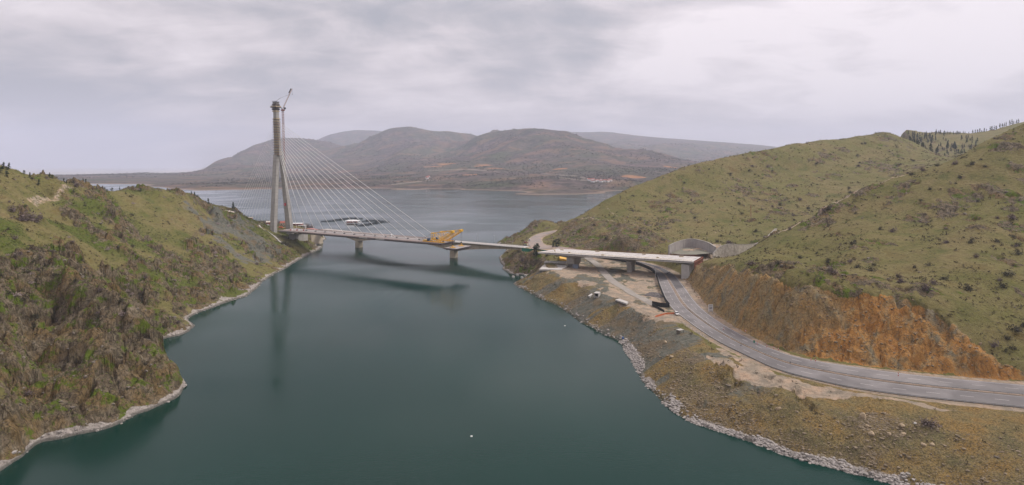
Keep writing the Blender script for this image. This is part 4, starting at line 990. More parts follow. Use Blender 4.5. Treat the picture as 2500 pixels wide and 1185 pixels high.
# erection derricks on the tip of the deck, carrying the next segment
def derrick(tc0, label):
    o = BP(222, tc0, 24.0); r = thing('derrick_crane', label, 'crane', o, 0, 'yellow derricks at the deck tip'); ff = o
    fr = MB(ff)
    for t in (tc0 - 1.6, tc0 + 1.6):
        fr.beam(BP(214, t, 24.5), BP(239, t, 24.5), .5, .6)
        fr.beam(BP(225, t, 24.8), BP(225, t, 32.8), .42)
        fr.beam(BP(227.8, t, 24.8), BP(227.8, t, 32.8), .34)
        for z in (26.5, 28.5, 30.5, 32.2): fr.beam(BP(225, t, z), BP(227.8, t, z), .25)
        fr.beam(BP(225, t, 32.9), BP(229, t, 32.9), .55)
    fr.beam(BP(225, tc0 - 1.8, 32.9), BP(225, tc0 + 1.8, 32.9), .5); fr.build('portal_frame', yellow, r)
    bm = MB(ff)
    for t in (tc0 - 1.3, tc0 + 1.3):
        bm.beam(BP(233.5, t, 24.9), BP(250, t, 34.6), .45, .6); bm.beam(BP(230, t, 24.9), BP(248.5, t, 36.0), .32)
        for k in range(9): f = k / 9; a = Vector(BP(233.5, t, 24.9)).lerp(Vector(BP(250, t, 34.6)), f); b = Vector(BP(230, t, 24.9)).lerp(Vector(BP(248.5, t, 36.0)), min(1, f + .07)); bm.beam(a, b, .2)
    for k in range(0, 9, 2): f = k / 9; a = Vector(BP(233.5, tc0, 24.9)).lerp(Vector(BP(250, tc0, 34.6)), f); n_ = Vector((-DY, DX, 0)) * 1.3; bm.beam(a - n_, a + n_, .25)
    bm.build('boom', yellow, r)
    MB(ff).box(BP(249.5, tc0, 35.4), (2.4, 3.4, 1.9), math.atan2(DY, DX)).build('boom_head', yellow, r)
    tb_ = MB(ff)
    for t in (tc0 - 1.3, tc0 + 1.3): tb_.beam(BP(227, t, 33.1), BP(249.5, t, 36.0), .28, .34); tb_.beam(BP(229, t, 32.5), BP(237, t, 27.2), .3)
    tb_.build('top_tie', yellow, r)
    MB(ff).box(BP(217, tc0, 25.4), (4.5, 2.6, 1.3), math.atan2(DY, DX)).build('winch', simple('faded_yellow', (.5, .33, .08), .6), r)
    MB(ff).box(BP(220.5, tc0 + .3, 26.2), (2.4, 2.2, 2.6), math.atan2(DY, DX)).build('power_unit', simple('slate_blue_paint', (.05, .09, .16), .5), r)
    bs = MB(ff)
    for t in (tc0 - 1.2, tc0 + 1.2): bs.tube(BP(210, t, 24.4), BP(225, t, 32.6), .13)
    bs.build('back_stay', galv, r)
    hk = MB(ff)
    for t in (tc0 - .5, tc0 + .5): hk.tube(BP(249.5, t, 34.5), BP(249.5, t, 23.3), .09)
    hk.box(BP(249.5, tc0, 23.6), (.8, 1.6, 1.2), math.atan2(DY, DX)); hk.build('hoist_rope', steel_dark, r)
    return r
derrick(-7.0, 'nearer of the two yellow lattice derricks at the tip of the deck')
derrick(7.0, 'farther of the two yellow lattice derricks at the tip of the deck')
sg = thing('deck_segment', 'bridge deck segment hanging from the yellow derricks in front of the deck tip', 'deck segment', BP(250, 0, 18)); o4 = tuple(sg.location)
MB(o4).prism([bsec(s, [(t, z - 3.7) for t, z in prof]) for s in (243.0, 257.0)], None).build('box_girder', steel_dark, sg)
MB(o4).prism([bsec(s, [(-12.7, 20.06), (12.7, 20.06), (12.7, 20.3), (-12.7, 20.3)]) for s in (242.8, 257.2)], None).build('deck', deck_grey, sg)
for t in (-12.85, 12.85): MB(o4).beam(BP(242.8, t, 19.8), BP(257.2, t, 19.8), .24, 1.3).build('edge_panel', panel_m[1], sg)
m = MB(o4)
for t in np.linspace(-11.5, 11.5, 12): m.beam(BP(257.35, t, 19.9), BP(257.35, t * .72, 17.95), .3)
m.build('end_ribs', steel_br, sg)
for tc0 in (-7.0, 7.0):
    o5 = BP(249.5, tc0, 20.3); lf_ = thing('lifting_frame', ('nearer' if tc0 < 0 else 'farther') + ' small yellow lifting frame standing on the hanging deck segment', 'lifting frame', o5, 0, 'lifting frames on the hanging segment')
    a = MB(o5); a.beam(BP(246, tc0, 20.55), BP(253, tc0, 20.55), .5, .5); a.beam(BP(249.5, tc0 - 2.5, 20.6), BP(249.5, tc0 + 2.5, 20.6), .5, .5); a.build('cross_beam', yellow, lf_)
    a = MB(o5); a.beam(BP(249.5, tc0, 20.6), BP(249.5, tc0, 23.1), .55); a.beam(BP(247.3, tc0, 20.7), BP(249.4, tc0, 22.7), .2); a.beam(BP(251.7, tc0, 20.7), BP(249.6, tc0, 22.7), .2); a.build('upright', yellow, lf_)

# ---- white viaduct
vt = thing('viaduct', 'white-topped approach viaduct on two concrete piers over the highway', 'bridge', BP(412, 0, 12)); ov = tuple(vt.location)
rzb = math.atan2(DY, DX)
def vz(s): return 24.0 + (s - 350) / 125 * 2.3
SS = np.linspace(350, 476, 22)
def vsec(s, prof_): return [BP(s, t, vz(s) + z) for t, z in prof_]
MB(ov).prism([vsec(s, [(-13.2, -.3), (13.2, -.3), (13.2, 0), (-13.2, 0)]) for s in SS], None).build('deck', deck_white, vt)
def hd(s):
    a = abs(s - 372); b = abs(s - 423); return 1.5 + 2.3 * max(0, 1 - a / 22) ** 1.5 + 1.0 * max(0, 1 - b / 22) ** 1.5
MB(ov).prism([[BP(s, -11.0, vz(s) - .95), BP(s, -7.5, vz(s) - .95 - hd(s)), BP(s, 7.5, vz(s) - .95 - hd(s)), BP(s, 11.0, vz(s) - .95), BP(s, 11.0, vz(s) - .31), BP(s, -11.0, vz(s) - .31)] for s in SS], None).build('box_girder', concrete, vt)
MB(ov).prism([vsec(s, [(-13.9, -1.35), (-11.02, -1.15), (-11.02, -.85), (-13.9, -.75)]) for s in SS], None).build('edge_ledge', concrete_l, vt)
MB(ov).prism([vsec(s, [(13.9, -.75), (11.02, -.85), (11.02, -1.15), (13.9, -1.35)]) for s in SS], None).build('edge_ledge', concrete_l, vt)
m = MB(ov)
for s in np.arange(354, 475, 6.0): m.beam(BP(s, -13.1, vz(s) + .012), BP(s, 13.1, vz(s) + .012), .16, .03)
for t in (-6.5, 0.4, 7): m.beam(BP(351, t, vz(351) + .014), BP(475, t, vz(475) + .014), .12, .03)
m.build('deck_joint', simple('grey_joint', (.24, .23, .22), .9), vt)
m = MB(ov)
for s_, t_, w_ in ((358, 6, 3), (371, -7, 2), (390, 9, 4), (402, -9, 2.4), (431, 8.5, 3), (447, -6, 2), (462, 7, 3.4)): m.box(BP(s_, t_, vz(s_) + .35), (w_, 1.2, .7), rzb)
m.build('stacked_formwork', wood, vt)
m = MB(ov)
for s in np.arange(351, 475, 2.5): m.beam(BP(s, -13.0, vz(s) - .8), BP(s, -13.0, vz(s) - .25), .15)
m.build('bracket', steel_dark, vt)
MB(ov).prism([[BP(s, t, vz(s) + .02 - (350 - s) * .02) for t in (-13.2, w)] + [BP(s, t, vz(s) - 1.2) for t in (w, -13.2)] for s, w in ((344, -12.0), (349.9, 8.0))], None).build('ramp_wing', deck_white, vt)
for sd2, mt_, lb in ((13.0, rusty, None), (-13.0, simple('yellow_rail', (.55, .42, .08), .6), None)):
    m = MB(ov)
    for z in (.5, 1.0): m.beam(BP(352, sd2, vz(352) + z), BP(475, sd2, vz(475) + z), .06, .10)
    for s in np.arange(352, 476, 3): m.beam(BP(s, sd2, vz(s)), BP(s, sd2, vz(s) + 1.1), .07)
    m.build('railing', mt_, vt)
rzb = math.atan2(DY, DX)
m = MB(ov)
m.prism([[BP(372 + a * ws, b * wt, z) for a, b in ((-1, -1), (1, -1), (1, 1), (-1, 1))] for ws, wt, z in ((2.4, 3.2, 9.5), (2.6, 3.6, 12), (3.3, 7.5, 15.5), (3.4, 7.6, 20))], None)
m.build('pier', concrete, vt)
m = MB(ov); m.box(BP(423, 0, 19.3), (4.2, 11, 3.6), rzb)
for t in (-3.5, 3.5): m.tube(BP(423, t, 10), BP(423, t, 18), 2.0, n=16)
m.build('pier', concrete, vt)
m = MB(ov); m.box(BP(470, 0, 15), (6, 24, 17), rzb); m.build('abutment', concrete_l, vt)
m = MB(ov)
for t in np.linspace(-13, 13, 10): m.beam(BP(477.2, t, 15), BP(477.2, t, 27), .5)
for z in (17, 20, 23, 26): m.beam(BP(477.6, -13, z), BP(477.6, 13, z), .3)
m.build('end_formwork', rusty, vt)
m = MB(BP(374, -3, 11)); m.box(BP(377, -7, 13.2), (4.5, 2.6, 3.4), rzb); cont = m.build('site_container', simple('grey_blue_paint', (.18, .21, .27), .6), None); tag(cont, 'grey-blue site container against the left pier of the white viaduct', 'container')

# ---- old concrete bridge
OX, OY = .837, -.547; O0 = (-183.0, 730.0)
def OP(s, t, z): return (O0[0] + OX * s - OY * t, O0[1] + OY * s + OX * t, z)
ob = thing('concrete_bridge', 'older tan concrete girder bridge with haunched spans on two water piers', 'bridge', OP(72, 0, 0)); oo = tuple(ob.location)
def oz(s): return 17.2 + .7 * max(0, min(1, (s - 120) / 115)) + .9 * max(0, min(1, -s / 60))
def od(s):
    if 0 <= s <= 144.5: x = abs(s - 72.25) / 72.25; return 3.6 + 6.6 * x ** 2
    if s < 0: return max(3.0, 10.2 - 7.2 * (1 - (1 + s / 63.0) ** 2))
    return max(3.0, 10.2 - 7.2 * (1 - (1 - min(1, (s - 144.5) / 90)) ** 2))
ss = np.unique(np.r_[np.linspace(-63, 236, 60), 0, 144.5])
MB(oo).prism([[OP(s, -3.6, oz(s) - od(s)), OP(s, 3.6, oz(s) - od(s)), OP(s, 3.6, oz(s) - .62), OP(s, -3.6, oz(s) - .62)] for s in ss], None).build('girder', conc_tan, ob)
MB(oo).prism([[OP(s, -5.6, oz(s) - .6), OP(s, 5.6, oz(s) - .6), OP(s, 5.6, oz(s)), OP(s, -5.6, oz(s))] for s in ss], None).build('deck', concrete_l, ob)
for t in (-5.4, 5.4):
    m = MB(oo)
    for z in (.45, .95): m.beam(OP(-63, t, oz(-63) + z), OP(0, t, oz(0) + z), .08, .12); m.beam(OP(0, t, oz(0) + z), OP(120, t, oz(120) + z), .08, .12); m.beam(OP(120, t, oz(120) + z), OP(236, t, oz(235) + z), .08, .12)
    for s in np.arange(-63, 236, 3): m.beam(OP(s, t, oz(s)), OP(s, t, oz(s) + 1.05), .1)
    m.build('railing', galv, ob)
m = MB(oo)
for s in np.r_[np.arange(-60, 235, 12.1)]: m.beam(OP(s, -3.62, oz(s) - .7), OP(s, -3.62, oz(s) - od(s) + .05), .12, .1)
m.build('segment_joint', simple('dark_joint', (.10, .075, .055), .9), ob)
for s in (0, 144.5):
    pr = MB(oo).box(OP(s, 0, -1.5), (5.4, 7.0, 20), math.atan2(OY, OX)); pr.v = [(x, y, min(z, 17.2 - 10.2 + .02)) for x, y, z in pr.v]; pr.build('pier', conc_tan, ob)
# lamp posts
def lamp(p, h, label, rz=0.0, group=None):
    r = thing('street_lamp', label, 'street lamp', p, rz, group)
    MB().tube((0, 0, -.3), (0, 0, h), .2, .12).build('pole', galv, r); MB().tube((0, 0, h - .05), (1.4, 0, h + .25), .05).build('arm', galv, r)
    MB().box((1.7, 0, h + .25), (.8, .3, .16)).build('lamp_head', white_p, r); return r
for s in (150, 172, 194, 216): lamp(OP(s, 5.3, oz(s)), 8.5, 'thin grey lamp post on the far railing of the old concrete bridge', -2.1, 'lamp posts on the old bridge')
lamp(lev(1600, 682, 12.4), 8.6, 'lone street lamp behind the black hoarding beside the viaduct', 2.6)
lamp(lev(1308.5, 611, 17.5), 7.8, 'street lamp at the road junction behind the green fence', 1.6)

# ---- retaining walls
def wall_strip(name, base, top, th, mat, label, cat='wall', ribs=0):
    b = [Vector(p) for p in base]; t = [Vector(p) for p in top]; of = tuple(b[0]); m = MB(of); st = []
    for i in range(len(b)):
        d = (b[min(i + 1, len(b) - 1)] - b[max(i - 1, 0)]); d.z = 0; d.normalize(); nn = Vector((-d.y, d.x, 0)) * th
        lo = Vector((0, 0, 2.0)); st.append([b[i] - lo, t[i], t[i] + nn, b[i] - lo + nn])
    m.prism(st, None); r = thing(name, label, cat, of); m.build('wall', mat, r)
    if ribs:
        q = MB(of)
        for i in range(0, len(b), ribs): q.beam(b[i] - Vector((0, .06, 0)), t[i] - Vector((0, .06, 0)), .25, .14)
        q.build('joint', concrete_d, r)
    c = MB(of)
    for i in range(len(t) - 1): c.beam(t[i] + Vector((0, th / 2, .12)), t[i + 1] + Vector((0, th / 2, .05)), th + .1, .16)
    c.build('coping', concrete, r); return r
aw = catmull([(1634,619,600),(1648,611,593),(1668,605,586.5),(1690,604,583.5),(1714,609,588),(1732,614,594),(1746,619,603)], 5)
base = []; top = []
for u, v, vt_ in aw:
    p = lev(u, v, 24.4); base.append(p); top.append(at(u, vt_, p[1] + .5))
wall_strip('retaining_wall', base, top, 1.0, simple('purple_grey_concrete', (.36, .33, .31), .9, 0, .12, .3, .2, .35), 'curved grey retaining wall around the flat platform beyond the viaduct', 'wall', 5)
MB().add([lev(u, v, 24.42) for u, v in [(1636,618),(1668,606),(1690,605),(1714,610),(1740,618),(1700,622),(1660,622)]], [tuple(range(7))]).build('slope', simple('green_grey_gravel', (.17, .165, .125), .95, 0, .25, .15), None)['kind'] = 'structure'
sw = catmull([(1742,627,622,495),(1752,628,611,498),(1765,629,603,500),(1782,629.5,599,502),(1805,627,600,506),(1828,618,600,516),(1846,607,598,530),(1858,598,591,545),(1868,592,585,556)], 5)
wall_strip('shotcrete_wall', [at(u, v, Y - 6) for u, v, _, Y in sw], [at(u, t - 3, Y - 3) for u, _, t, Y in sw], .8, simple('stained_shotcrete', (.42, .38, .32), .95, 0, .3, .5, .5, .75), 'stained sprayed-concrete wall climbing from the platform into the gully', 'wall')
sw = catmull([(1869,592,585.5,560),(1878,589,577,575),(1888,582,567,590),(1893,573,562,605),(1897,565,561,612)], 5)
wall_strip('shotcrete_wall', [at(u, v, Y - 8) for u, v, _, Y in sw], [at(u, t - 3, Y - 5) for u, _, t, Y in sw], .8, simple('stained_shotcrete', (.42, .38, .32)), 'narrow upper tongue of sprayed concrete at the head of the gully', 'wall')
# abutment and walls on the left bank below the deck
def lb(u, Y, z): return ((u - HU) / F * Y, Y, z)
wall_strip('abutment_wall', [lb(706, 700, 9), lb(722, 702, 8), lb(740, 712, 6), lb(752, 724, 4)], [lb(706, 703, 19), lb(722, 705, 18.5), lb(740, 715, 18), lb(752, 727, 17.5)], 2.0, concrete, 'grey concrete abutment wall on the left bank under the new deck', 'wall', 1)
wall_strip('abutment_wall', [lb(760, 748, 5), lb(775, 757, 3), lb(790, 768, 1)], [lb(760, 750, 16.5), lb(775, 759, 16), lb(786, 768, 8)], 2.5, conc_tan, 'tan abutment wall carrying the left end of the old bridge', 'wall')
jm = MB(lb(770, 716, 0)); jm.beam(lb(757, 715, .9), lb(784, 722, .9), 5.0, 1.8); tag(jm.build('concrete_quay', concrete_l), 'low pale concrete quay slab at the water below the left abutment', 'quay')
ground_ribbon('path', hits([(632,552),(650,564),(668,578),(684,592),(699,603)]), 1.6, concrete_l, .5)
ground_ribbon('path', [(x_, y_, 0) for x_, y_ in [((u-HU)/F*Y, Y) for u, Y in ((536,671),(548,676),(560,681),(576,688))]], 3.0, simple('pale_track', (.50, .45, .38), .9), .5)

# ---- vehicles
def make_car(paint, van=False):
    r = thing('car', None, None); L_, W, H = (4.3, 1.75, .72)
    pr = [(-2.15, .35), (-2.12, .82), (-1.3, .92), (.95, .90), (2.02, .74), (2.15, .38)]
    def extr(pts, w0, w1, mat, name, par):
        n = len(pts); vs = [(x, -(w0 if z < 1 else w1) / 2, z) for x, z in pts] + [(x, (w0 if z < 1 else w1) / 2, z) for x, z in pts]
        fs = [tuple(range(n)), tuple(range(n, 2 * n))[::-1]] + [(i, (i + n), (i + 1) % n + n, (i + 1) % n) for i in range(n)]
        return MB().add(vs, fs).build(name, mat, par)
    body = extr(pr, W, W, paint, 'body', r)
    top = [(-1.95, .88), (-1.55, 1.42), (.35, 1.46), (1.15, .9)] if not van else [(-2.1, .88), (-2.05, 1.85), (1.0, 1.88), (1.7, .9)]
    extr(top, W - .1, W - .4, glass_d, 'windows', r)
    rf = [(-1.5, 1.40), (-1.5, 1.47), (.32, 1.50), (.32, 1.44)] if not van else [(-2.05, 1.3), (-2.05, 1.92), (.95, 1.95), (.95, 1.3)]
    n = len(rf); w = (W - .36) / 2 if not van else (W - .3) / 2
    MB().add([(x, -w, z) for x, z in rf] + [(x, w, z) for x, z in rf], [tuple(range(n)), tuple(range(n, 2 * n))[::-1]] + [(i, i + n, (i + 1) % n + n, (i + 1) % n) for i in range(n)]).build('roof', paint, r)
    for x in (-1.35, 1.35):
        for y in (-.82, .82):
            wv = MB().tube((x, y - .1, .33), (x, y + .1, .33), .33, n=12).build('wheel', rubber, r)
            MB().tube((x, y - .12, .33), (x, y + .12, .33), .18, n=8).build('rim', galv, wv)
    for y in (-.62, .62):
        MB().box((2.1, y, .68), (.12, .34, .16)).build('headlight', white_p, r); MB().box((-2.12, y, .76), (.08, .3, .16)).build('tail_light', redw, r)
    return r
car_w = make_car(simple('white_car_paint', (.78, .78, .78), .25, 0, .02)); car_r = make_car(simple('red_car_paint', (.30, .02, .03), .3, 0, .02)); car_d = make_car(simple('dark_car_paint', (.035, .04, .045), .3, 0, .02)); van_w = make_car(simple('white_car_paint', (.78,) * 3), True)
protos = {'w': car_w, 'r': car_r, 'd': car_d, 'v': van_w}; used = set()
def car(k, p, rz, label, group=None):
    o = protos[k] if k not in used else copy_tree(protos[k]); used.add(k); o.location = p; o.rotation_euler = (0, 0, rz)
    if group is None and 'group' in o: del o['group']
    o.name = 'van' if k == 'v' else 'car'; tag(o, label, 'van' if k == 'v' else 'car', group); return o
def road_dir(A, B, w, y):
    P = A + (B - A) * w; i = int(np.argmin(np.abs(P[:, 1] - y))); i = min(max(i, 1), len(P) - 2); d = P[i + 1] - P[i - 1]; return P[i], math.atan2(d[1], d[0])
p, a = road_dir(hwy_a, hwy_b, .80, 487); car('w', (p[0], p[1], p[2] + .03), a, 'white car driving on the dark asphalt just past the white viaduct')
p, a = road_dir(hwy_a, hwy_b, .06, 366); p = lev(1652, 768, 12.52); car('w', (p[0], p[1], p[2]), a + math.pi, 'white car stopped at the yard entrance beside the orange net')
G = 'vehicles parked at the bend beyond the old bridge'
for k, u, v, rz, lb_ in [('v', 1293, 588.5, 1.3, 'white van with a dark back parked farthest up the bend beyond the old bridge'), ('r', 1284, 593.5, .2, 'dark red car parked on the left of the bend beyond the old bridge'), ('w', 1292.5, 600.5, 1.3, 'white car parked nearest the junction behind the green fence'), ('d', 1282, 600.5, .6, 'dark car parked at the left end of the green fence')]:
    p = lev(u, v, 17.75); car(k, (p[0], p[1], max(17.75, ground(p[0], p[1]) + .1)), rz, lb_, G)
G = 'vehicles parked behind the pylon'
for k, u, Y, rz, lb_ in [('v', 655, 745, .8, 'white van parked left of the pylon on the bank'), ('w', 662, 742, .5, 'white car beside the white van left of the pylon'), ('d', 693, 752, .3, 'dark car parked between the two pylon legs'), ('w', 733, 775, .1, 'white car parked in front of the pavilion right of the pylon'), ('v', 741, 778, .1, 'white van parked beside the pink-roofed tent')]:
    x = (u - HU) / F * Y; car(k, (x, Y, ground(x, Y) + .05), rz, lb_, G)

# ---- sign boards, posts
bp = lev(1735, 766, 12.6); sbd = thing('information_board', 'tall white information board on two posts beside the uphill carriageway', 'sign', bp, .15)
MB().box((0, 0, 3.3), (2.9, .12, 4.0)).build('panel', white_p, sbd)
tx = MB(); R_ = random.Random(3)
for z in (5.05, 4.75, 4.5): tx.box((0, -.07, z), (2.3 - R_.random() * .5, .02, .13))
for z in (2.2, 1.95, 1.65): tx.box((0, -.07, z), (2.4 - R_.random() * .4, .02, .11))
tx.build('lettering', simple('grey_lettering', (.2, .2, .22), .7), sbd)
pic = MB(); pic.box((0, -.07, 3.35), (2.3, .02, 1.5)); pic = pic.build('picture', simple('print_grey', (.45, .46, .48), .6), sbd)
pl = MB(); pl.beam((-.9, -.09, 2.9), (.8, -.09, 3.1), .02, .12); pl.beam((.35, -.09, 2.8), (.45, -.09, 3.95), .02, .1)
for k in range(5): pl.beam((.42, -.09, 3.8 - k * .12), (-.8 + k * .2, -.09, 3.0), .02, .03)
pl.build('drawing', steel_dark, pic)
for x in (-1.1, 1.1): MB().beam((x, .1, -.3), (x, .1, 4.6), .14).build('post', galv, sbd)
def tri_sign(p, label):
    r = thing('warning_sign', label, 'sign', p, .2); MB().tube((0, 0, -.2), (0, 0, 2.0), .05).build('post', galv, r)
    t = MB(); t.add([(-.6, 0, 1.3), (.6, 0, 1.3), (0, 0, 2.35), (-.6, -.04, 1.3), (.6, -.04, 1.3), (0, -.04, 2.35)], [(0, 1, 2), (5, 4, 3), (0, 3, 4, 1), (1, 4, 5, 2), (2, 5, 3, 0)]).build('rim', redw, r)
    MB().add([(-.38, -.06, 1.42), (.38, -.06, 1.42), (0, -.06, 2.1)], [(0, 1, 2)]).build('face', white_p, r); return r
tri_sign(lev(1820, 815, 12.7), 'red and white triangular warning sign at the foot of the orange rock cut')
G = 'red and white marker posts along the median'
mp = None
for k, (u, v) in enumerate([(1767, 806), (1889, 852), (1900, 855), (1980, 880), (1991, 882), (2193, 918), (1872, 848), (1849, 841)]):
    p = lev(u, v, 12.6)
    if mp is None:
        mp = thing('marker_post', 'slim red and white marker post on the median of the highway', 'marker post', p, 0, G)
        MB().tube((0, 0, -.1), (0, 0, 1.3), .13, n=6).build('post', redw, mp); MB().tube((0, 0, .55), (0, 0, .85), .15, n=6).build('reflective_band', white_p, mp)
    else: q = copy_tree(mp); q.location = p
p = lev(1841, 846, 12.6); r = thing('road_sign', 'dark green road sign on a post in the highway median', 'sign', p, .1); MB().tube((0, 0, -.1), (0, 0, 2.6), .06).build('post', galv, r); MB().box((0, -.08, 2.3), (.8, .06, 1.1)).build('plate', greenf, r)
for u, v, l in ((1809, 851, 'first bollard light on the lake side guardrail'), (1929, 893, 'second bollard light on the lake side guardrail')):
    r = thing('reflector_post', l, 'post', lev(u, v, 12.5)); MB().tube((0, 0, -.1), (0, 0, 1.4), .07).build('post', galv, r); MB().box((0, 0, 1.5), (.45, .2, .4)).build('reflector', steel_dark, r)
p = hit(1833, 531)
if p:
    r = thing('lattice_mast', 'thin lattice mast standing alone on the green slope above the viaduct', 'mast', p); m = MB()
    for k in range(10):
        z0, z1 = k * 1.3, (k + 1) * 1.3; w = .5 - k * .03
        for a, b in ((-1, -1), (1, -1), (1, 1), (-1, 1)): m.beam((a * w, b * w, z0 - .3), (a * w, b * w, z1), .09)
        m.beam((-w, -w, z0), (w, -w, z1), .06); m.beam((w, w, z0), (-w, w, z1), .06)
    m.build('frame', rusty, r); MB().beam((-1.2, 0, 12.5), (1.2, 0, 12.5), .12).build('crossarm', steel_dark, r)

# ---- yard items
def slab(name, cs, h, mat, label, cat, z=None, group=None):
    cs = [Vector(c) for c in cs]; c0 = sum(cs, Vector()) / len(cs); n = len(cs); g = ground(c0.x, c0.y) if z is None else max([z] + [ground(c.x, c.y) for c in cs])
    vs = [(c.x - c0.x, c.y - c0.y, -.6) for c in cs] + [(c.x - c0.x, c.y - c0.y, h) for c in cs]
    o = MB().add(vs, [tuple(range(n))[::-1], tuple(range(n, 2 * n))] + [(i, (i + 1) % n, (i + 1) % n + n, i + n) for i in range(n)]).build(name, mat); o.location = (c0.x, c0.y, g); return tag(o, label, cat, group)
for k, (v0, v1) in enumerate(((643.5, 647), (648.5, 651.5), (653, 656), (657, 660.5))):
    x0 = (1328, 1324, 1319, 1316)[k]; x1 = (1386, 1384, 1378, 1370)[k]
    slab('concrete_slab', [lev(x0, v1, 12.6), lev(x1, v1 + 1.0, 12.6), lev(x1 + 4, v0 + 1, 12.6), lev(x0 + 5, v0, 12.6)], .5, concrete_l, ['farthest', 'second farthest', 'second nearest', 'nearest'][k] + ' of the four long pale casting slabs left of the viaduct pier', 'concrete slab', 12.5, 'casting slabs')
slab('concrete_pad', [lev(1502, 737, 12.2), lev(1530, 747, 12.2), lev(1534, 743, 12.2), lev(1512, 735, 12.2)], .25, concrete_l, 'small white concrete pad at the lake edge of the yard', 'concrete pad', 12.1)
slab('concrete_pad', [lev(1436, 737, 6.5), lev(1440, 739, 6.5), lev(1452, 730, 6.5), lev(1448, 729, 6.5)], .5, concrete_l, 'tilted pale slab lying on the stony bank below the culvert', 'concrete pad')
p = hit(1458, 725) or lev(1458, 725, 7)
r = thing('culvert', 'square concrete culvert mouth sticking out of the stony bank', 'culvert', p, -.4)
m = MB(); m.box((0, 0, 2.5), (3.2, 5, .4)); m.box((0, 0, -.1), (3.2, 5, .4)); m.box((-1.42, .003, 1.2), (.36, 5, 2.2)); m.box((1.42, .003, 1.2), (.36, 5, 2.2)); m.build('frame', concrete_l, r); MB().box((0, 1.5, 1.2), (2.4, .3, 2.2)).build('shade_panel', steel_dark, r)  # dark panel stands in for the shade deep inside the culvert
ys = slab('beam_stack', [lev(1366, 633, 15), lev(1385, 637, 15), lev(1385, 629, 15), lev(1366, 626, 15)], 1.1, yellow, 'stack of orange-yellow beams beside the left pier of the white viaduct', 'beam stack', 13.6)
o = lev(1260, 676, 0)
for u, v, l in ((1253, 678, 'leftmost'), (1263, 673, 'farthest'), (1274.5, 680, 'nearest'), (1283, 675, 'rightmost')):
    p = lev(u, v, 0); m = MB(); m.lathe((0, 0, -4), [(1.25, 0), (1.25, 4.6), (1.15, 5.4)], 14); q = m.build('concrete_pile', concrete_l); q.location = p; tag(q, l + ' of the four round concrete piles standing in the small cove', 'pile', 'concrete piles in the cove')
def mound(p, rx, ry, h, mat, name, label, cat, seed=1):
    n, m_ = 28, 9; vs = []; rr = np.random.default_rng(seed)
    for i in range(m_):
        f = i / (m_ - 1)
        for k in range(n):
            a = 2 * math.pi * k / n; rad = 1 - f; j = 1 + .15 * math.sin(3 * a + seed) + .06 * rr.standard_normal()
            vs.append((rx * rad * j * math.cos(a), ry * rad * j * math.sin(a), h * (1 - (1 - f) ** 1.6) + rr.random() * h * .12 * (0 < i) - .3 * (i == 0)))
    fs = [(i * n + k, i * n + (k + 1) % n, (i + 1) * n + (k + 1) % n, (i + 1) * n + k) for i in range(m_ - 1) for k in range(n)]
    q = MB().add(vs, fs).build(name, mat); q.location = p; return tag(q, label, cat)
mound(lev(1597, 722, 12), 7, 9, 1.6, simple('dark_rubble', (.10, .09, .085), .95, 0, .5, 1.5, 1), 'rubble_heap', 'low dark heap of broken asphalt in the corner of the yard', 'rubble heap', 4)
mound(lev(1572, 692, 12), 6.5, 6.5, .25, simple('pale_gravel', (.33, .30, .25), .95, 0, .2, 1), 'gravel_pad', 'round pale gravel patch in the middle of the yard', 'gravel pad', 6)
p = lev(1660, 816, 12); r = thing('shed', 'small open shed with a grey sheet roof on the grass below the highway', 'shed', p, .5)
MB().box((0, 0, 2.3), (3.2, 2.4, .14)).build('roof', concrete_l, r)
for x in (-1.4, 1.4):
    for y in (-1, 1): MB().beam((x, y, -.2), (x, y, 2.24), .12).build('post', steel_dark, r)
MB().box((0, .9, 1.1), (2.8, .1, 2.2)).build('back_panel', simple('faded_board', (.25, .22, .18), .9), r)
p = hit(1521, 829) or lev(1521, 829, 1); q = MB().lathe((0, 0, -.2), [(.55, 0), (.6, .5), (.6, 1.1), (.5, 1.6)], 12).build('barrel', blue_p); q.location = p; tag(q, 'bright blue barrel at the waterline of the stony bank', 'barrel')
q = MB().lathe((0, 0, -.15), [(.3, 0), (.5, .15), (.45, .35), (.1, .5)], 10).build('buoy', white_p, None, True); q.location = lev(1151, 1066, 0); tag(q, 'tiny white buoy alone on the open water in the foreground', 'buoy')
q = MB().lathe((0, 0, -.15), [(.3, 0), (.5, .15), (.45, .35), (.1, .5)], 10).build('buoy', white_p, None, True); q.location = lev(1379, 796, 0); tag(q, 'tiny white buoy near the stony right bank', 'buoy')

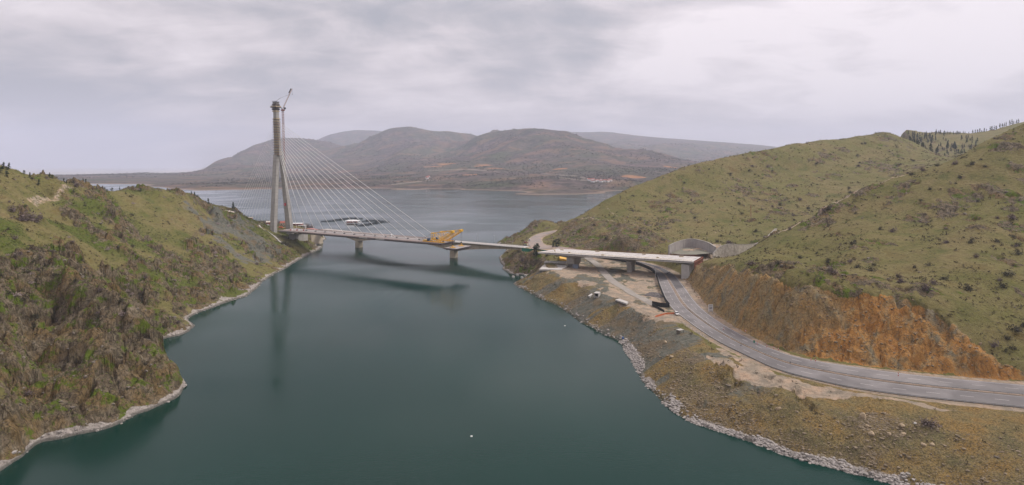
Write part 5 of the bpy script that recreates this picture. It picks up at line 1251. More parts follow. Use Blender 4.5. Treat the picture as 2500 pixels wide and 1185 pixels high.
# ---- fish farm
cage = None
CG = [(795,541),(806.6,540.4),(821.6,538.6),(830,537),(839,535.7),(849,534.5),(859.5,533.3),(874.5,535),(894,541),(904,538.6),(917,540),(927,541),(940,542.5),(921,545),(901,548),(890,550.3),(878,551.5),(911,546.5)]
netm = simple('dark_net', (.03, .035, .04), .9)
for u, v in CG:
    p = lev(u, v, 0)
    if cage is None:
        cage = thing('fish_cage', 'round dark floating fish cage ring on the lake beyond the bridge', 'fish cage', p, 0, 'fish cages on the lake')
        R0 = 7.6; rg = MB(); n = 28
        for k in range(n):
            a, b = 2 * math.pi * k / n, 2 * math.pi * (k + 1) / n
            for rr, z, w in ((R0, .15, .5), (R0 - .9, .15, .4)): rg.beam((rr * math.cos(a), rr * math.sin(a), z), (rr * math.cos(b), rr * math.sin(b), z), w)
        rg.build('float_ring', netm, cage); rl = MB()
        for k in range(n):
            a, b = 2 * math.pi * k / n, 2 * math.pi * (k + 1) / n
            rl.beam((R0 * math.cos(a), R0 * math.sin(a), 1.3), (R0 * math.cos(b), R0 * math.sin(b), 1.3), .22); rl.beam((R0 * math.cos(a), R0 * math.sin(a), .1), (R0 * math.cos(a), R0 * math.sin(a), 1.35), .2)
        rl.build('handrail', netm, cage)
    else: q = copy_tree(cage); q.location = p
p = lev(861, 545, 0); r = thing('houseboat', 'white-roofed floating platform house among the fish cages', 'houseboat', p, .05)
MB().box((0, 0, .35), (24, 11, .9)).build('hull', white_p, r); MB().box((-1, 0, 2.0), (17, 7, 2.4)).build('cabin', simple('faded_red', (.30, .08, .06), .7), r)
for x in (-9, -3, 3, 9):
    for y in (-4.6, 4.6): MB().beam((x, y, .8), (x, y, 3.6), .25).build('post', white_p, r)
MB().prism([[(x, -5.3, 3.6), (x, 5.3, 3.6), (x, 0, 5.6 if abs(x) < 11 else 3.9)] for x in (-12, -7, -1, 6, 12)], None).build('roof', white_p, r)
MB().box((5, -3.8, 1.4), (3, 1, 1.2)).build('crate', steel_dark, r)

# ---- buildings by the pylon
def house(u, Y, w, d, h, rz, wallm, roofm, name, label, cat, flat=False):
    x = (u - HU) / F * Y; g = ground(x, Y); r = thing(name, label, cat, (x, Y, g), rz); MB().box((0, 0, h / 2 - .5), (w, d, h + 1)).build('wall', wallm, r)
    if flat: MB().box((0, 0, h + .15), (w + 1.4, d + 1.4, .3)).build('roof', roofm, r)
    else: MB().prism([[(a, -d / 2 - .5, h), (a, d / 2 + .5, h), (a, 0, h + d * .3)] for a in (-w / 2 - .5, w / 2 + .5)], None).build('roof', roofm, r)
    for k in range(max(1, int(w / 3.2))):
        MB().box((-w / 2 + 1.6 + k * 3.2, -d / 2 - .02, h * .55), (1.3, .08, 1.2)).build('window', glass_d, r)
    MB().box((w / 2 - .7, -d / 2 - .03, 1.05), (.9, .08, 2.1)).build('door', steel_br, r); return r
cream = simple('cream_render', (.55, .50, .42), .8); brick_r = simple('red_roof_tiles', (.33, .10, .07), .8, 0, .2, 1)
house(608, 728, 7, 5, 2.8, .1, simple('brown_wall', (.28, .14, .08), .8), simple('tan_sheet', (.5, .42, .33), .7), 'hut', 'small brown hut on the pale road cutting left of the pylon', 'hut', True)
house(657, 790, 6, 5, 3.5, .2, brick_r, cream, 'hut', 'small red-walled hut just left of the pylon foot', 'hut')
house(697, 800, 12, 7, 3.6, .1, cream, brick_r, 'house', 'low cream house with a red tiled roof between the pylon legs', 'house')
house(725, 812, 14, 9, 3.2, .05, simple('dark_red_wall', (.25, .06, .05), .8), white_p, 'pavilion', 'red-walled pavilion under a flat white roof right of the pylon', 'pavilion', True)
house(738, 806, 9, 7, 2.4, .05, simple('grey_wall', (.3, .3, .3), .8), concrete_l, 'pavilion', 'lower grey annex with a pale roof beside the red-walled pavilion', 'pavilion', True)
Y = 800; x = (762 - HU) / F * Y; r = thing('tent', 'pink canopy tent with a sagging roof near the tip of the left bank', 'tent', (x, Y, ground(x, Y)), .3)
MB().prism([[(a, -4, 2.6 + dz_), (a, 4, 2.6 + dz_), (a, 2, 4.6 + dz_), (a, -2, 4.6 + dz_)] for a, dz_ in ((-8, 0), (-3, .6), (2, .3), (7, -1.2))], None).build('canopy', simple('pink_canvas', (.58, .27, .25), .8), r)
for a in (-7, 0, 6): MB().beam((a, -3.5, -.4), (a, -3.5, 2.9), .2).build('pole', white_p, r)
q = MB((0, 0, 0)); 
for k, (u, Y, l) in enumerate([(668, 740, 'rust-orange stack of formwork left of the nearer pylon leg'), (685, 738, 'orange stack of formwork between the pylon legs'), (701, 741, 'tall orange formwork panel leaning at the farther pylon leg')]):
    x = (u - HU) / F * Y; g = ground(x, Y); m = MB(); 
    if k == 2: m.box((0, 0, 5), (1.6, 1.6, 10.5)); 
    else:
        for z in range(3): m.box((0, .2 * z, .3 + z * .75), (6 - z, 2.2, .6))
    o = m.build('formwork_stack', orange if k else rusty); o.location = (x, Y, g); tag(o, l, 'formwork')
# red and white barriers on the deck start
for k, s in enumerate((22, 30, 38)):
    r = thing('road_barrier', ['first', 'middle', 'last'][k] + ' of the three red and white barriers on the deck near the pylon', 'barrier', BP(s, -5 + k * 2.4, 24.0), rzb + .3, 'barriers on the deck')
    MB().box((-.9, 0, .6), (1.8, .7, 1.2), 0, .8).build('red_block', redw, r); MB().box((.95, 0, .6), (1.8, .7, 1.2), 0, .8).build('white_block', white_p, r)
tank = thing('water_tank', 'small white tank with dark bands standing on the bridge deck', 'tank', BP(160, 8, 24.0), rzb); MB().lathe((0, 0, 0), [(1.0, 0), (1.0, 2.0), (.6, 2.4)], 14).build('shell', white_p, tank); MB().lathe((0, 0, .8), [(1.04, 0), (1.04, .3)], 14).build('band', steel_dark, tank)

# ---- people (about two pixels tall in the picture)
def person(p, rz, vest, label, lean=0.0, group=None):
    me = bpy.data.meshes.new('person'); J = [(0,0,.93),(0,0,1.15),(0,.02,1.42),(0,.03,1.52),(0,.04,1.62),(0,.05,1.72),(.1,0,.9),(.12,.04 + lean,.5),(.13,0,.06),(.13,.14,.03),(-.1,0,.9),(-.12,-.05 - lean,.5),(-.13,-.1 - lean,.06),(-.13,.04 - lean,.03),(.2,.02,1.4),(.26,.02,1.12),(.22,.2,.95),(-.2,.02,1.4),(-.26,0,1.12),(-.25,.14,.92)]
    E = [(0,1),(1,2),(2,3),(3,4),(4,5),(0,6),(6,7),(7,8),(8,9),(0,10),(10,11),(11,12),(12,13),(2,14),(14,15),(15,16),(2,17),(17,18),(18,19)]
    Rr = [.15,.15,.17,.06,.095,.08,.10,.07,.05,.045,.10,.07,.05,.045,.07,.05,.035,.07,.05,.035]
    me.from_pydata(J, E, []); o = bpy.data.objects.new('person', me); COL.objects.link(o); sk = o.modifiers.new('skin', 'SKIN')
    for i, r in enumerate(Rr): me.skin_vertices[0].data[i].radius = (r, r * .8)
    me.skin_vertices[0].data[0].use_root = True; su = o.modifiers.new('sub', 'SUBSURF'); su.levels = 1; su.render_levels = 1
    me.materials.append(simple('work_trousers', (.05, .06, .09), .9)); o.location = p; o.rotation_euler = (0, 0, rz); tag(o, label, 'person', group)
    MB().lathe((0, .01, .95), [(.17, 0), (.19, .2), (.23, .45), (.12, .55)], 10).build('vest', vest, o, True); MB().lathe((0, .05, 1.68), [(.13, 0), (.12, .07), (.05, .13)], 10).build('helmet', simple('helmet_yellow', (.7, .5, .05), .4), o, True)
    return o
hv_o = simple('hi_vis_orange', (.85, .16, .03), .7); hv_y = simple('hi_vis_yellow', (.62, .75, .08), .7)
for s, t, rz, v_, l in [(232, -10.6, .4, hv_y, 'worker in a yellow vest at the near corner of the deck tip'), (228, -11, 2, hv_o, 'worker in an orange vest left of the derrick at the deck tip'), (219, -10.5, 1, hv_y, 'worker in a yellow vest by the railing behind the nearer derrick'), (224, 1, 3, hv_o, 'worker in an orange vest between the two derricks'), (166, -4, 1.2, hv_o, 'worker in an orange vest walking alone on the middle of the deck')]:
    person(BP(s, t, 24.05), rz, v_, l, .08)
person(BP(356, -5, vz(356) + .02), 1.0, hv_y, 'worker in a yellow vest at the left end of the white viaduct deck', .05)
person(BP(358, -8, vz(358) + .02), 2.4, hv_o, 'worker in an orange vest at the left end of the white viaduct deck', .05)

# ================================================================== VEGETATION AND STONES
def leafmat(name, a, b, tr=0.0):
    n = NT(name); P = n.pos(); c = n.mix(n.ramp(n.noise(P, .8, 4, .6), [(.3, 0.0), (.7, 1.0)]), a, b); n.color(c); n.p.inputs['Roughness'].default_value = .8; n.p.inputs['Specular IOR Level'].default_value = .2; return n.m
pine_g = leafmat('pine_needles', (.018, .032, .016), (.045, .065, .03)); bark = simple('bark', (.10, .075, .055), .9, 0, .3, 1)
bare_p = leafmat('bare_twigs', (.11, .085, .08), (.20, .155, .14)); bare_d = leafmat('dark_scrub', (.045, .045, .028), (.085, .075, .045)); leaf_y = leafmat('spring_leaves', (.09, .11, .03), (.16, .17, .06)); blossom = leafmat('pale_blossom', (.30, .24, .23), (.42, .34, .32))
def leaves(pts, size, rr, flat=.5):
    """one small two-triangle leaf clump per point"""
    V = []; Fc = []
    for i, p in enumerate(pts):
        a = rr.standard_normal(3); a /= np.linalg.norm(a); b = rr.standard_normal(3); b -= a * (a @ b); b /= np.linalg.norm(b)
        s = size * (.6 + .8 * rr.random()); V += [p - a * s, p - b * s * flat, p + a * s, p + b * s * flat]; Fc.append((4 * i, 4 * i + 1, 4 * i + 2, 4 * i + 3))
    return V, Fc
def pine(seed, h=9.0, w=2.4, rounded=False, mat=pine_g, n=520):
    rr = np.random.default_rng(seed); r = thing('pine_tree', None, None); m = MB(); lean = rr.normal(0, .25)
    m.tube((0, 0, -.6), (lean * .5, 0, h * .55), .16 * h / 9 * 1.3, .09 * h / 9, 7); m.tube((lean * .5, 0, h * .55), (lean, 0, h * .96), .09 * h / 9, .02, 6)
    for k in range(9):
        z = h * (.22 + .08 * k); a = rr.random() * 6.28; L_ = w * .7 * (1 - k / 11); m.tube((lean * z / h, 0, z), (lean * z / h + L_ * math.cos(a), L_ * math.sin(a), z + .25), .05, .015, 5)
    m.build('trunk', bark, r); pts = []
    nb = 26; whorl = [(rr.random() ** .8, rr.random() * 6.28, .55 + .5 * rr.random()) for _ in range(nb)]
    for _ in range(n):
        f, a0, k0 = whorl[rr.integers(nb)]
        rad = w * (math.sqrt(max(0, 1 - (2 * f - .85) ** 2 * .75)) if rounded else (1 - f) ** .75) * k0; q = rr.random() ** .6; a = a0 + rr.normal(0, .35)
        pts.append(np.array([lean * f + rad * q * math.cos(a), rad * q * math.sin(a), h * (.12 + .88 * f) + rr.normal(0, .22) - (0 if rounded else .12 * rad * q)]))
    V, Fc = leaves(pts, .42 * h / 9 * (1.15 if rounded else 1), rr, .45); MB().add(V, Fc).build('crown', mat, r); return r
def bush(seed, mat, name, R0=1.5, n=150, h=1.0):
    rr = np.random.default_rng(seed); r = thing(name, None, None); m = MB()
    for k in range(7): a = rr.random() * 6.28; b = .4 + .5 * rr.random(); m.tube((0, 0, -.3), (R0 * .5 * math.cos(a) * b, R0 * .5 * math.sin(a) * b, R0 * h * .75), .05, .02, 4)
    m.build('stems', bark, r); pts = []
    cl = [rr.standard_normal(3) * np.array([.42, .42, .3]) * R0 for _ in range(8)]
    for _ in range(n): c = cl[rr.integers(8)]; p = c + rr.normal(0, .28, 3) * R0; p[2] = abs(p[2]) * h + .15; pts.append(p)
    V, Fc = leaves(pts, .20 * R0, rr, .28); MB().add(V, Fc).build('foliage', mat, r); return r
PR = {'pine': [pine(k) for k in range(4)], 'round': [pine(20 + k, 9, 3.0, True) for k in range(3)], 'bare': [bush(40 + k, bare_p, 'bare_shrub', 1.5, 190, 1.2) for k in range(3)], 'dark': [bush(50 + k, bare_d, 'shrub', 1.5, 170) for k in range(3)], 'leaf': [bush(60 + k, leaf_y, 'shrub', 1.5, 170, 1.3) for k in range(2)], 'bloom': [bush(70 + k, blossom, 'blossoming_shrub', 1.5, 170, 1.1) for k in range(2)]}
usedp = set(); PRR = random.Random(11)
def plant(kind, p, h, label, cat, group=None, name=None, wide=1.0):
    pr = PRR.choice(PR[kind]); base_h = 9.0 if kind in ('pine', 'round') else 2.4
    if id(pr) in usedp: o = copy_tree(pr)
    else: o = pr; usedp.add(id(pr))
    s = h / base_h; wide = wide * PRR.uniform(.8, 1.35); o.scale = (s * wide, s * wide, s); o.location = (p[0], p[1], p[2] - .25); o.rotation_euler = (0, 0, PRR.random() * 6.28)
    if 'group' in o: del o['group']
    if name: o.name = name
    tag(o, label, cat, group); return o
def sky_y(S, u): us = [q[0] for q in S]; return float(np.interp(u, us, [q[2] for q in S]))
def on_ridge(S, u, dY=0.0):
    Y = sky_y(S, u) + dY; x = (u - HU) / F * Y; return (x, Y, ground(x, Y))
px2h = lambda px, Y: px * Y / F
for u, hpx in [(9,14),(22,15),(16,8),(59,8),(72,12),(121,11),(128,8),(156,11),(162,9),(179,7),(203,9),(209,7),(237,10),(250,7),(256,8),(261,6),(273,7),(292,9),(467,9),(475,10),(481,6),(508,13),(569,18),(343,8)]:
    p = on_ridge(skyL, u, -1); plant('pine' if hpx > 8 else 'round', p, px2h(hpx, p[1]) * 1.3, 'dark pine on the skyline of the left hill' if u not in (569, 508) else ('tallest lone pine beside the pale road left of the pylon' if u == 569 else 'lone pine between the ridge pair and the pale road on the left hill'), 'pine tree', 'pines along the left skyline' if u not in (569, 508) else None, 'pine_tree')
for u, v, hpx, k, l, c in [(95,458,16,'pine','dark pine standing alone on the terraced left slope','pine tree'),(16,430,14,'round','round dark pine high at the left edge of the picture','pine tree'),(2,428,20,'round','tall dark pine cut by the left edge of the picture','pine tree'),
        (180,470,13,'leaf','yellow-green shrub at the top end of the grassy track','shrub'),(187,458,17,'bare','bare pinkish tree at the top of the grassy track on the left hill','shrub'),(78,440,9,'dark','dark round shrub among the terraces of the left hill','shrub'),
        (36,410,6,'dark','dark little shrub on the left skyline beside the tall pines','shrub'),(100,424,6,'bare','bare grey shrub on the left skyline','shrub'),(36,440,6,'bloom','pale blossoming shrub on the uppermost terraces','shrub'),(118,440,7,'bloom','pink blossoming shrub on the middle terraces','shrub'),(325,498,7,'bloom','blossoming shrub on the grassy saddle of the left hill','shrub'),
        (60,540,26,'bare','large purplish bare thicket on the left slope under the grassy track','thicket'),(30,520,20,'bare','broad purplish bare thicket near the left edge of the picture','thicket'),(88,545,30,'bare','largest purplish bare thicket below the grassy track','thicket'),(288,610,14,'dark','dense dark green bush in the middle of the left hillside','shrub'),(70,975,16,'bare','bare brown bush at the foot of the left gully near the water','shrub'),
        (338,465,8,'bloom','white blossoming bush on the crest of the left hill','shrub')]:
    p = hit(u, v)
    if p: plant(k, p, px2h(hpx, p[1]), l, c, None, 'pine_tree' if 'pine' in c else ('thicket' if c == 'thicket' else 'shrub'), 1.25 if c == 'thicket' else 1.0)
p = hit(1310, 630) or lev(1310, 630, 14); o = plant('round', p, 12.5, 'big dark oval conifer in front of the green fence', 'conifer tree', None, 'conifer_tree'); o.rotation_euler = (0, .12, 1)
for u, v, h, l in ((1350,604,6,'left'),(1356,603,7.5,'middle'),(1362,602,9,'right')):
    p = lev(u, v, 17.6); p = (p[0], p[1], ground(p[0], p[1])); plant('round', p, h, l + ' one of the three dark conifers behind the left end of the white viaduct', 'conifer tree', 'conifers behind the viaduct', 'conifer_tree')
p = hit(1335, 627); 
if p: plant('dark', p, 4.5, 'green bush below the green fence next to the conifer', 'shrub', None, 'shrub')
for u, v, h, l in ((1275,640,6.0,'grey bare bush on the rocky headland left of the conifer'),(1284,658,4,'small bare bush just above the cove with the piles'),(1265,616,3,'green bush under the right end of the old bridge')):
    p = hit(u, v)
    if p: plant('bare' if 'bare' in l else 'dark', p, h, l, 'shrub', None, 'shrub')
for u, v, h, l in ((690,597,5,'left'),(700,601,6,'middle'),(708,605,4.5,'right')):
    p = hit(u, v)
    if p: plant('dark', p, h, l + ' one of the dark green bushes on the bank under the start of the deck', 'shrub', 'green bushes by the left abutment', 'shrub')
for u, Y in [(612,780),(624,790),(634,800),(645,812),(676,828),(684,835),(692,842),(700,830),(748,842),(756,845),(765,838),(772,828),(742,850),(652,800)]:
    x = (u - HU) / F * Y; plant('bare', (x, Y, ground(x, Y)), 7 if u > 740 else 5.5, 'leafless grey tree among the buildings behind the pylon', 'tree', 'bare trees behind the pylon', 'bare_tree')
# right plateau conifers
RT = [(2192,327,6),(2233,334,8),(2240,339,9),(2232,344,6),(2240,345,7),(2246,351,14),(2258,336,9),(2263,343,11),(2268,337,7),(2273,350,10),(2284,344,10),(2271,343,12),(2276,346,12),(2219,339,5),(2229,340,6),(2257,341,8),(2261,336,9),(2284,331,7),(2273,368,13),(2289,372,10),(2313,367,12),(2324,364,10),(2331,365,14),(2329,365,11),(2334,365,9),(2322,371,8),(2349,362,7),(2354,362,7),(2366,362,7),(2359,340,7),(2364,339,8),(2360,347,7),(2335,377,9),(2340,378,10),(2331,378,8),(2345,377,7),(2315,379,6),(2354,374,8),(2349,377,6)]
for k in range(34):
    u = 2290 + k * 6.0 + PRR.uniform(-2, 2)
    if 2345 < u < 2380: continue
    RT.append((u, None, PRR.uniform(3, 6) if u < 2385 else PRR.uniform(6, 10)))
for k in range(62):
    RT.append((PRR.uniform(2215, 2400), PRR.uniform(333, 384), PRR.uniform(5, 10)))
for k in range(26): RT.append((2195 + k * 7.4 + PRR.uniform(-3, 3), None, PRR.uniform(4, 8)))
for u, v, hpx in RT:
    if v is None: Y = 1490 - PRR.random() * 20; x = (u - HU) / F * Y; p = (x, Y, ground(x, Y))
    else: p = hit(u, v, 1070)
    if p: plant('pine', p, px2h(hpx, p[1]) * 1.4, 'dark fir on the plateau behind the right hills', 'fir tree', 'firs on the right plateau', 'fir_tree')
# countable bare bushes on the slopes
def scatter(n, ulo, uhi, vlo, vhi, seed, test):
    rr = random.Random(seed); out = []; tries = 0
    while len(out) < n and tries < n * 30:
        tries += 1; u, v = rr.uniform(ulo, uhi), rr.uniform(vlo, vhi); p = hit(u, v)
        if p and p[2] > 3 and test(u, v, p): out.append(p)
    return out
def gidx(p):
    u = p[0] / p[1] * F + HU; a = int((u - GU0) / (GU1 - GU0) * (NU - 1)); b = int((math.log(p[1]) - lf[0]) / (lf[-1] - lf[0]) * (NY - 1)); return min(max(b, 0), NY - 1), min(max(a, 0), NU - 1)
open_ = lambda u, v, p: cutm[gidx(p)] < .2 and dirt[gidx(p)] < .2 and bank[gidx(p)] < .3 and d_road[gidx(p)] > 12
for p in scatter(110, 1450, 2500, 330, 880, 5, lambda u, v, p: open_(u, v, p) and p[1] < 1050):
    plant(PRR.choice(['bare', 'dark', 'dark']), p, PRR.uniform(1.6, 3.6) * (1 + p[1] / 1400), 'low leafless bush on the grassy right-hand hills', 'bush', 'bushes dotted over the right-hand hills', 'bush')
for p in scatter(90, 0, 660, 430, 800, 6, open_):
    plant(PRR.choice(['bare', 'dark', 'dark', 'bloom']), p, PRR.uniform(1.5, 3.2), 'low scrubby bush on the left hillside', 'bush', 'bushes dotted over the left hillside', 'bush')
for ps in PR.values():
    for o in ps:
        if id(o) not in usedp:
            for ch in list(o.children): bpy.data.objects.remove(ch)
            bpy.data.objects.remove(o)

rb = None
for k, (u, v, s, l) in enumerate([(2127,1062,1.0,'tall pale yellowish boulder standing on the right bank'),(2106,1022,1.3,'large tan boulder at the top of the right bank'),(2117,1043,.8,'orange-brown boulder below the large tan boulder'),(2203,1045,.8,'rusty boulder beside the big bare bush on the bank'),(2171,1064,.7,'grey boulder in the middle of the right bank'),(2205,1060,.7,'tan boulder below the big bare bush on the bank'),(2276,1088,.6,'round tan boulder low on the right bank'),(2234,1036,.5,'small bright white boulder beside the big bare bush'),(2255,1089,.7,'flat tan boulder low on the right bank'),(1625,838,.9,'pale boulder on the bank below the shed'),(1640,872,.8,'tan boulder among the bank rubble below the shed'),(1900,1000,.8,'brown boulder halfway up the bank below the dirt strip')]):
    p = hit(u, v)
    if not p: continue
    m = MB(); V, Fc = None, None
    import bmesh
    bm = bmesh.new(); bmesh.ops.create_icosphere(bm, subdivisions=2, radius=1.0); rr = np.random.default_rng(90 + k); ax = rr.uniform(.7, 1.3, 3)
    for w in bm.verts:
        d = w.co.normalized(); f = 1 + .18 * math.sin(3 * d.x + k) + .16 * math.sin(4 * d.y + 2 * k) + .1 * rr.standard_normal() * .5; w.co = Vector((d.x * ax[0], d.y * ax[1], d.z * ax[2] * .8)) * f * s
    me = bpy.data.meshes.new('boulder'); bm.to_mesh(me); bm.free(); q = bpy.data.objects.new('boulder', me); COL.objects.link(q); q.location = (p[0], p[1], p[2] + .2 * s)
    me.materials.append(simple('white_rock', (.62, .6, .56), .9) if 'white' in l else simple('tan_boulder', (.36, .28, .18), .9, 0, .35, 1.2, .5)); tag(q, l, 'boulder')
p = hit(2268, 1040)
if p: plant('bare', p, 3.6, 'big wispy bare bush on the lip of the right bank below the highway', 'shrub', None, 'shrub', 1.3)
hp = None
for k, (u, v) in enumerate([(1046,436),(1049,434),(1043,438),(1438,441),(1444,443),(1450,442),(1456,444),(1462,443),(1470,446),(1477,444),(1484,446),(1468,441),(1448,446),(1490,443)]):
    p = far_hit(u, v)
    if not p: continue
    if hp is None:
        hp = thing('house', 'tiny pale house in the village on the far shore', 'house', p, .3, 'village houses on the far shore'); MB().box((0, 0, 3), (14, 10, 7)).build('wall', white_p, hp); MB().prism([[(a, -5.6, 6.4), (a, 5.6, 6.4), (a, 0, 9)] for a in (-7.6, 7.6)], None).build('roof', brick_r, hp)
    else: q = copy_tree(hp); q.location = p; q.rotation_euler = (0, 0, k * .7)
# ---- uncountable scrub and stones (one object each)
def land_samples(n, seed, w):
    """random points on the land with density w (grid array), even in plan"""
    rr = np.random.default_rng(seed); area = (YY ** 2) * 1.0; wt = (w * area)[:-1, :-1].ravel(); wt = np.clip(wt, 0, None); c = np.cumsum(wt); k = np.searchsorted(c, rr.random(n) * c[-1]); i, j = np.divmod(k, NU - 1)
    fu, fv = rr.random(n), rr.random(n)
    bil = lambda A: A[i, j] * (1 - fu) * (1 - fv) + A[i, j + 1] * fu * (1 - fv) + A[i + 1, j] * (1 - fu) * fv + A[i + 1, j + 1] * fu * fv
    return bil(XD), bil(YD), bil(ZZ), rr
def blob_template(seed, n=14, squash=.75):
    me = bpy.data.meshes.new('t'); import bmesh; bm = bmesh.new(); bmesh.ops.create_icosphere(bm, subdivisions=1, radius=1.0); rr = np.random.default_rng(seed)
    V = np.array([v.co[:] for v in bm.verts]); Fc = np.array([[v.index for v in f.verts] for f in bm.faces]); bm.free(); bpy.data.meshes.remove(me)
    V = V * (1 + rr.uniform(-.32, .25, (len(V), 1))); V[:, 2] *= squash; return V, Fc
def scatter_mesh(name, X, Y, Z, S, tmpl, mat, rr, label, cat, smooth=False, kind='stuff'):
    VV = []; FF = []; base = 0; per = np.array_split(np.arange(len(X)), len(tmpl))
    for (V, Fc), ix in zip(tmpl, per):
        a = rr.random(len(ix)) * 6.28; ca, sa = np.cos(a), np.sin(a); el = rr.uniform(.75, 1.35, (len(ix), 1)); s = S[ix][:, None]
        x = V[None, :, 0] * el * s; y = V[None, :, 1] / el * s; z = V[None, :, 2] * s * rr.uniform(.7, 1.2, (len(ix), 1))
        P = np.stack([x * ca[:, None] - y * sa[:, None] + X[ix][:, None], x * sa[:, None] + y * ca[:, None] + Y[ix][:, None], z + Z[ix][:, None]], -1)
        VV.append(P.reshape(-1, 3)); FF.append((Fc[None] + (np.arange(len(ix)) * len(V))[:, None, None] + base).reshape(-1, Fc.shape[1])); base += len(ix) * len(V)
    o = np_mesh(name, np.concatenate(VV), np.concatenate(FF), mat, kind, smooth); return tag(o, label, cat)
def tuft_template(seed, n=7, h=.7):
    rr = np.random.default_rng(seed); V = []; Fc = []
    for k in range(n):
        c = rr.normal(0, .4, 3); c[2] = abs(c[2]) * h; a = rr.standard_normal(3); a /= np.linalg.norm(a); b = rr.standard_normal(3); b /= np.linalg.norm(b); V += [c - a * .5, c + b * .35, c + a * .5]; Fc.append((3 * k, 3 * k + 1, 3 * k + 2))
    return np.array(V), np.array(Fc)
TF = [tuft_template(k) for k in range(6)]
RK = [blob_template(k) for k in range(6)]
dry = (ZS > 2.5) & (YY < 1200)
patchy = sstep(-.25, .45, fbm(XX / 18, YY / 18, 4, 301, .6)) ** 1.5
noroad = sstep(4, 9, d_road) * (1 - np.clip(yard, 0, 1)) * (1 - cutm * .8)
vis = 1.0 / YY ** 1.2
X, Y, Z, rr = land_samples(46000, 1, dry * noroad * (patchy + .12) * (1 - np.clip(tal * 1.1, 0, 1)) * (1 - .8 * bank) * vis)
S = (.25 + 1.15 * rr.random(len(X)) ** 4) * (.7 + Y / 700)
scatter_mesh('scrub', X, Y, Z + .1, S, TF, leafmat('scrub_twigs', (.035, .028, .016), (.12, .09, .05)), rr, 'low scrub and tufts covering the hillsides', 'scrub')
X, Y, Z, rr = land_samples(22000, 2, dry * noroad * left * (sstep(-.3, .4, lush - .4) + .1) * vis)
S = (.3 + .5 * rr.random(len(X))) * (.7 + Y / 700)
scatter_mesh('grass', X, Y, Z + .05, S, TF, leafmat('spring_grass', (.06, .085, .015), (.11, .13, .035)), rr, 'bright green spring grass tufts on the left bank', 'grass')
w = dry * noroad * (rock ** 1.2 + .02) * vis
X, Y, Z, rr = land_samples(8000, 3, w); S = (.12 + .9 * rr.random(len(X)) ** 9) * (.7 + Y / 600)
rockm = NT('loose_rock'); _o = rockm.pos(); rockm.color(rockm.ramp(rockm.noise(_o, .5, 6, .7), [(.3, (.07, .06, .045)), (.5, (.16, .135, .105)), (.7, (.26, .225, .18))])); rockm.p.inputs['Roughness'].default_value = .95; rockm.bump(rockm.noise(_o, 2, 5, .7), .8, .3)
scatter_mesh('outcrop_stones', X, Y, Z - .05, S, RK, rockm.m, rr, 'loose stones and crags on the outcrops', 'stones')
brm = NT('bank_stone'); _o = brm.pos(); brm.color(brm.ramp(brm.noise(_o, .8, 5, .7), [(.3, (.10, .08, .05)), (.5, (.19, .15, .095)), (.7, (.30, .235, .16))])); brm.p.inputs['Roughness'].default_value = .95
bb = bank * (ZS > 1.0) * (ZS < 11.4); bv = sstep(-.2, .5, fbm(XX / 14, YY / 14, 3, 401)) + .15
X, Y, Z, rr = land_samples(42000, 4, bb * bv * (YY < 560) * vis); S = .07 + .6 * rr.random(len(X)) ** 30 + .12 * rr.random(len(X))
scatter_mesh('bank_stones', X, Y, Z, S, RK, brm.m, rr, 'brown stones strewn over the right bank', 'stones')
wm = NT('bleached_stone'); _o = wm.pos(); wm.color(wm.ramp(wm.noise(_o, 1.2, 5, .7), [(.3, (.17, .155, .135)), (.5, (.30, .275, .25)), (.7, (.46, .43, .40))])); wm.p.inputs['Roughness'].default_value = .95
rip = bank * (ZS > -.6) * (ZS < .7 + 1.3 * sstep(-.3, .4, fbm(XX / 16, YY / 16, 3, 127))) * (YY < 342) * (.12 + 1.4 * sstep(-.2, .35, fbm(XX / 9, YY / 9, 3, 121)))
X, Y, Z, rr = land_samples(6500, 5, rip * (YY < 420)); S = .15 + .75 * rr.random(len(X)) ** 3
scatter_mesh('shore_rocks', X, Y, Z + .1, S, RK, wm.m, rr, 'pale bleached boulders lining the right shore', 'rocks')
X, Y, Z, rr = land_samples(700, 6, bank * (ZS > -.5) * (ZS < 1.6) * (YY > 330) * (YY < 540) * 1.0 + left * (ZS > -.5) * (ZS < 1.6) * (YY < 800) * .35); S = .25 + .8 * rr.random(len(X)) ** 3
scatter_mesh('shore_rocks', X, Y, Z + .05, S, RK, wm.m, rr, 'scattered pale rocks at the foot of the banks', 'rocks')
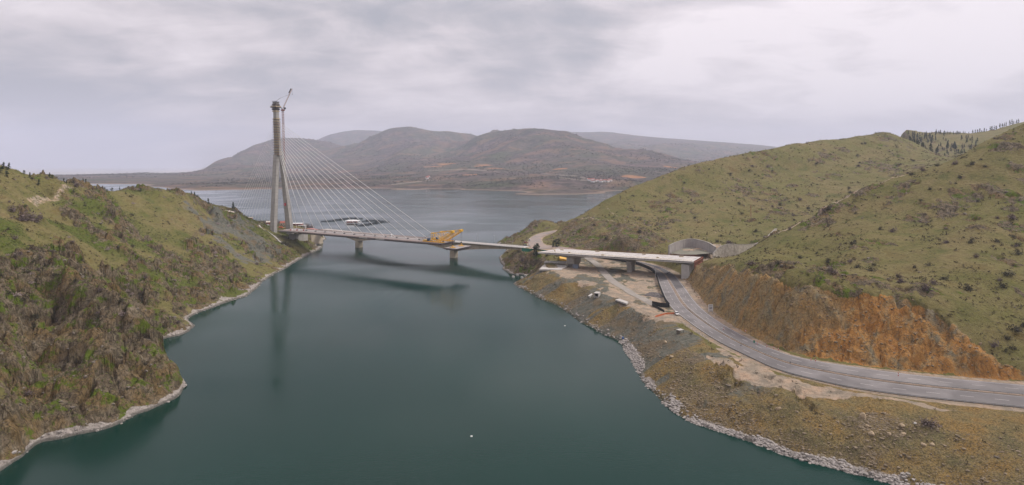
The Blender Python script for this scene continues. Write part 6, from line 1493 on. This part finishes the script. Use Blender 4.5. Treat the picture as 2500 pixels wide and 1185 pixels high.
X, Y, Z, rr = land_samples(5000, 7, cutm * noroad.clip(.3, 1)); S = .12 + .7 * rr.random(len(X)) ** 7
cm_ = NT('cut_rock'); _o = cm_.pos(); cm_.color(cm_.ramp(cm_.noise(_o, .25, 6, .7), [(.3, (.13, .11, .08)), (.5, (.22, .16, .09)), (.7, (.30, .21, .12))])); cm_.p.inputs['Roughness'].default_value = .95
scatter_mesh('cut_stones', X, Y, Z, S, RK, cm_.m, rr, 'broken rock on the face of the orange road cut', 'stones')
# far wooded clumps on the hills across the lake
def far_samples(n, seed):
    rr = np.random.default_rng(seed); i = rr.integers(0, 300, n * 4); j = rr.integers(0, 998, n * 4); ok = (fz[i, j] > 6) & (fbm(fx_[i, j] / 200, fy_[i, j] / 200, 4, 501) > .0) & (org[i, j] < .3); i, j = i[ok][:n], j[ok][:n]
    a = rr.random(len(i)); return fx_[i, j] * (1 - a) + fx_[i, j + 1] * a, fy_[i, j], fz[i, j], rr
X, Y, Z, rr = far_samples(34000, 8); S = (2.5 + 5 * rr.random(len(X)) ** 2) * (.5 + Y / 5000)
scatter_mesh('far_woods', X, Y, Z, S, TF, leafmat('far_foliage', (.03, .035, .025), (.06, .055, .04)), rr, 'dark scattered woods on the hills across the lake', 'woods')


# ------------------------------------------------------------------ haze
def build_haze():
    x0, x1, y0, y1, z0, z1 = -24000, 24000, -700, 19500, -26, 1150
    v = [(x, y, z) for z in (z0, z1) for y in (y0, y1) for x in (x0, x1)]
    f = [(0, 2, 3, 1), (4, 5, 7, 6), (0, 1, 5, 4), (2, 6, 7, 3), (0, 4, 6, 2), (1, 3, 7, 5)]
    m = bpy.data.materials.new('haze_air'); m.use_nodes = True; t = m.node_tree; t.nodes.clear()
    o = t.nodes.new('ShaderNodeOutputMaterial'); p = t.nodes.new('ShaderNodeVolumePrincipled')
    p.inputs['Color'].default_value = (.77, .83, 1.0, 1); p.inputs['Density'].default_value = 0.000086
    p.inputs['Anisotropy'].default_value = 0.2
    t.links.new(p.outputs[0], o.inputs['Volume'])
    np_mesh('haze', v, f, m, 'stuff', False)
build_haze()
